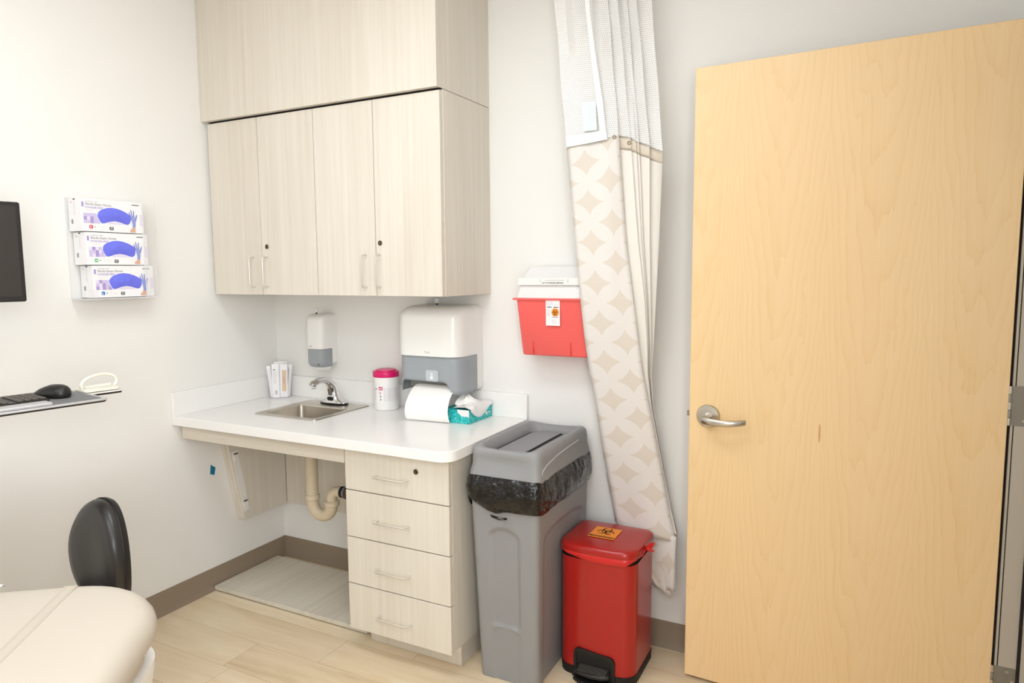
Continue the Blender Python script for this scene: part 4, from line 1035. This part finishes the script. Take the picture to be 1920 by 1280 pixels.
# bag edge poking out
mb = MB(); rows = []
fr_ = [p_ for p_ in bring(.455, .0022) if p_[1] < RYF+.04]
fr_.sort(key=lambda p_: p_[0])
for i, (x, y, z) in enumerate(fr_):
    f_ = i/(len(fr_)-1); h_ = .016*sm(.08, .5, f_)*sm(1.0, .78, f_)+.002
    rows.append([(x, y-.000, .470), (x, y-.003, .468-h_*.3+.002*math.sin(f_*40)), (x, y-.004, .468-h_*.7), (x, y-.001, .467-h_*1.15)])
mb.loft(rows, REDBAG, closed=False)
kx, ky, kz = RX1+.004, -.215, .472
mb.tube([(RX1-.01, RYF+.045, .462), (RX1+.004, -.26, .466), (kx, ky, kz)], .004, REDBAG, 8)
for q in range(5):
    a = q*1.1; mb.tube([(kx, ky, kz), (kx+.010+.004*q % .01, ky+.012*math.cos(a), kz+.010+.008*math.sin(a)), (kx+.030, ky+.018*math.cos(a+.4), kz+.012+.016*math.sin(a+.4))], [.004, .007, .003], REDBAG, 6)
mb.build('bag_edge', t, label='red bag edge bunched under the lid')
# pedal recess
def fy_(x): 
    fx = (x-(RX0+RX1)/2)/((RX1-RX0)/2); return RYF-.018*(1-fx*fx)*.9+.009
cxp = 1.852
def arch_pts(hw, zt_, r): return [(cxp-hw, .004)] + [(cxp-hw+r-r*math.cos(a), zt_-r+r*math.sin(a)+(.010)) for a in [PI/2*i/6 for i in range(7)]] + [(cxp+hw-r+r*math.sin(a), zt_-r+r*math.cos(a)) for a in [PI/2*i/6 for i in range(7)]] + [(cxp+hw, .004)]
o_, i_ = arch_pts(.078, .104, .024), arch_pts(.068, .093, .018)
mb = MB(); vs = [(x, fy_(x)-.0075, z) for x, z in o_]+[(x, fy_(x)-.0075, z) for x, z in i_]+[(x, fy_(x)+.002, z) for x, z in o_]+[(x, fy_(x)+.002, z) for x, z in i_]
n = len(o_); fs = []
for i in range(n-1): fs += [(i, i+1, n+i+1, n+i), (2*n+i, 2*n+i+1, i+1, i), (n+i, n+i+1, 3*n+i+1, 3*n+i)]
mb.add(vs, fs, BLACK); vs = [(x, fy_(x)-.0035, z) for x, z in i_[1:-1]]+[(x, fy_(x)-.0035, .004) for x, z in i_[1:-1]]; nn_ = len(i_)-2; mb.add(vs, [(q, q+1, nn_+q+1, nn_+q) for q in range(nn_-1)], RUBBER); mb.build('pedal_recess', t)
mb = MB(); pl_ = []
def pedal_outline(e): return [(cxp-.060+e, fy_(cxp-.06)-.004), (cxp-.066+e, fy_(cxp)-.030), (cxp-.045, fy_(cxp)-.042+e), (cxp, fy_(cxp)-.047+e), (cxp+.045, fy_(cxp)-.042+e), (cxp+.066-e, fy_(cxp)-.030), (cxp+.060-e, fy_(cxp+.06)-.004)]
mb.poly([(x, y, .030+.25*(y-fy_(cxp)+.047)) for x, y in pedal_outline(0)], (0, 0, .014), BLACK); mb.build('pedal', t, bevel=.004)
ped = [o for o in t.children if o.name.startswith('pedal') and 'recess' not in o.name][0]
mb = MB()
for i in range(16):
    for j in range(5):
        x = cxp-.050+i*.0066; y = fy_(cxp)-.036+j*.007; z = .0445+.25*(y-fy_(cxp)+.047); mb.box((x, y, z), (x+.0035, y+.004, z+.0012), HINGE)
o = mb.build('grip_dots', ped); o['kind'] = 'stuff'
mb = MB(); mb.poly([(x, y, .004) for x, y in pedal_outline(-.004)], (0, 0, .010), RUBBER); mb.box((cxp-.084, fy_(cxp-.08)-.010, .002), (cxp-.066, fy_(cxp-.08)+.002, .03), RUBBER); mb.build('foot_plate', t, bevel=.002)
# biohazard sticker
q0, q1, q2, q3 = Vector((1.793, -.263, .5040)), Vector((1.893, -.263, .5040)), Vector((1.893, -.156, .5040)), Vector((1.793, -.156, .5040))
mb = MB(); mb.poly([q0, q1, q2, q3], (0, 0, .0006), ORANGE)
biohazard(mb, (1.843, -.196, .5047), (1, 0, 0), (0, 1, 0), (0, 0, 1), .036, INK)
mb.text('BIOHAZARD', (1.843, -.2555, .5047), (1, 0, 0), (0, 1, 0), .0165, INK, 'CENTER', bold=.0008); mb.build('biohazard_label', t, label='orange label with black biohazard symbol')

# ================================================================ curtain
t = thing('privacy_curtain', 'patterned beige privacy curtain with white netting top, drawn aside by the door', 'curtain', (1.85, -.12, 0))
def ydep(z): return -.06-.115*sm(.45, 1.5, z)
# rows of the photograph: v, left edge, right edge of the patterned face, then two plain pleats and the last edge
tabA = [(262, 1062, 1160, 1182, 1218, 1243), (450, 1078, 1174, 1196, 1218, 1236), (560, 1088, 1187, 1208, 1220, 1230), (640, 1097, 1197, 1213, 1221, 1226), (700, 1106, 1205, 1214, 1219, 1222), (760, 1117, 1217, 1221, 1223, 1225),
        (850, 1131, 1235, 1238, 1240, 1241), (905, 1141, 1246, 1248, 1249, 1250), (960, 1150, 1257, 1259, 1260, 1261), (1003, 1158, 1268, 1269, 1270, 1270)]
NR = 90; rowsF = []; uvF = []; rowsP = []; uvP = []
vv = [262 + (1003-262)*i/NR for i in range(NR+1)]
plen = 0; prevc = None
for v_ in vv:
    A, B, D, F_, G_ = interp(tabA, v_)
    zc = at((A+B)/2, v_, 'y', -.12).z; yd = ydep(zc)
    c_ = at((A+B)/2, v_, 'y', yd)
    if prevc is not None: plen += (c_-prevc).length
    prevc = c_
    rowF = []
    for j in range(13):
        f_ = j/12; u_ = A+(B-A)*f_; vtop = v_ + (12-22*f_)*(1-sm(262, 420, v_))+ 30*(f_-.5)*sm(850, 1003, v_)
        bow = -.012*math.sin(PI*f_) + .0035*math.sin(f_*9+v_*.012)
        rowF.append(at(u_, vtop, 'y', yd+bow)); uvF.append((f_*.195+.02, -plen))
    rowsF.append(rowF)
    rp = [rowF[-1]]; end = rowF[-1]
    W1 = F_-D
    seqs = ((B-3, .016, .12), (D, .011, .22), (D-2, .020, .24), (D+.28*W1, .018, .36), (D+.24*W1, .026, .38), (D+.45*W1, .023, .46), (D+.40*W1, .034, .48), (F_, .021, .68), (F_-3, .042, .72), (G_, .034, 1))
    for k_, (u_, dy, fz) in enumerate(seqs):
        vt = v_ + (-12+33*fz)*(1-sm(262, 420, v_))
        p_ = at(u_, vt, 'y', min(-.012, yd+dy)); rp.append(p_)
    for k_ in range(len(rp)): uvP.append((k_*.035, -plen))
    rowsP.append(rp)
mb = MB(); mb.loft(rowsF, CURT, closed=False, uvs=uvF); mb.loft(rowsP, CURTP, closed=False, uvs=uvP)
mb.build('cloth', t, solid=.0012, sharp=60, label='beige cloth woven with interlocking circles')
# hem band along the top of the plain pleats
mb = MB(); rows = []
for r_ in range(0, 4):
    rows.append([p_+Vector((0, -.0016, -.0005)) for p_ in rowsP[r_][0:]])
mb.loft(rows, HEM, closed=False); mb.build('top_hem', t, solid=.001)
# the tail folded down past the pedal bin
mb = MB()
for q, (dx, dy, dz) in enumerate(((0, 0, 0), (3, .006, -6), (-4, .012, 5))):
    rows = []; uvt = []
    for i in range(13):
        f_ = i/12; row = []
        for j in range(9):
            g = j/8; ul = 1196+g*2; 
            u_ = 1196+(1268-1196)*g + (8-14*g)*f_*.0 + (2-8*g)*f_ + dx*f_ + (28*f_*f_)*(1-g)
            v_ = (992+14*g) + (98+12*g)*f_ + dz*f_ + 6*math.sin(g*5)*f_*(q == 0)
            row.append(at(u_, v_, 'y', -.058+dy+.008*math.sin(g*4+q))); uvt.append((g*.15+.05, -plen-f_*.24))
        rows.append(row)
    mb.loft(rows, CURT, closed=False, uvs=uvt)
mb.build('tail_fold', t, solid=.001)
# lower left turned edge
mb = MB(); rows = []; uvt = []
for i in range(9):
    f_ = i/8
    for j in range(4): uvt.append((j*.02, -plen+.22-f_*.2))
    rows.append([at((1136+18*f_)+j*9, 885+92*f_, 'y', -.040) for j in range(4)])
mb.loft(rows, CURT, closed=False, uvs=uvt); mb.build('turned_edge', t, solid=.001)
# netting above, up to the ceiling track
mb = MB(); rows = []; uvt = []; NZ_ = 40
z1n = ZC-.04
wtop = [Vector(p_) for p_ in rowsF[0][::2]] + [Vector(p_) for p_ in rowsP[0][1:]]
cen = sum((p_.x for p_ in wtop))/len(wtop)
for i in range(NZ_+1):
    f_ = i/NZ_; row = []; acc = 0
    for j, p_ in enumerate(wtop):
        x = p_.x*(1-f_) + (cen-.06+(p_.x-cen)*1.02)*f_ - .03*f_; y = p_.y*(1-f_) + (-.115+.022*math.sin(j*2.1))*f_ + .004*math.sin(i*.4+j)
        z = (p_.z-.004)*(1-f_)+z1n*f_; row.append((x, y, z))
        if j: acc += (Vector(row[-1])-Vector(row[-2])).length
        uvt.append((acc+j*.012, z))
    rows.append(row)
mb.loft(rows, MESH, closed=False, uvs=uvt); mb.build('netting', t, label='white netting upper part')
# reinforced white corner patch and seam tape
mb = MB(); WB = mat('white_binding', (246, 244, 242), .8, bump=(220, .6, .004))
pa = [at(1062, 276, 'y', -.188), at(1100, 269, 'y', -.198), at(1139, 261, 'y', -.196), at(1136, 243, 'y', -.196), at(1098, 250, 'y', -.198), at(1060, 254, 'y', -.188)]
mb.poly(pa, (0, .002, 0), WB)
pb = [at(1138, 262, 'y', -.197), at(1130, 190, 'y', -.190), at(1116, 100, 'y', -.180), at(1106, 20, 'y', -.170), at(1103, -40, 'y', -.165), at(1094, -40, 'y', -.165), at(1098, 20, 'y', -.170), at(1107, 100, 'y', -.180), at(1118, 190, 'y', -.190), at(1125, 250, 'y', -.197)]
for i in range(4): mb.poly([pb[i], pb[i+1], pb[8-i], pb[9-i]], (0, .001, 0), WB)
mb.build('corner_binding', t, label='white reinforcing tape at the netting seam')
pc = [at(1091, 192, 'y', -.196), at(1117, 190, 'y', -.194), at(1119, 244, 'y', -.200), at(1093, 246, 'y', -.200)]
mb = MB(); mb.poly(pc, (0, .001, 0), MINT); mb.build('care_label', t, label='pale mint sewn-in care label')
for (u_, v_) in ((1152, 257), (1180, 268)):
    c_ = at(u_, v_, 'y', -.182 if u_ < 1160 else -.165); mb = MB(); mb.tube([c_+Vector((.0055*math.cos(a), -.002, .0055*math.sin(a))) for a in [2*PI*j/12 for j in range(13)]], .0016, BRASS, 6, caps=False); mb.build('grommet', t)
tag(MB().box((1.3, -.135, ZC-.035), (XR, -.105, ZC-.001), HANDLE).build('curtain_track', bevel=.003), 'metal curtain track on the ceiling above the frame', 'curtain track')
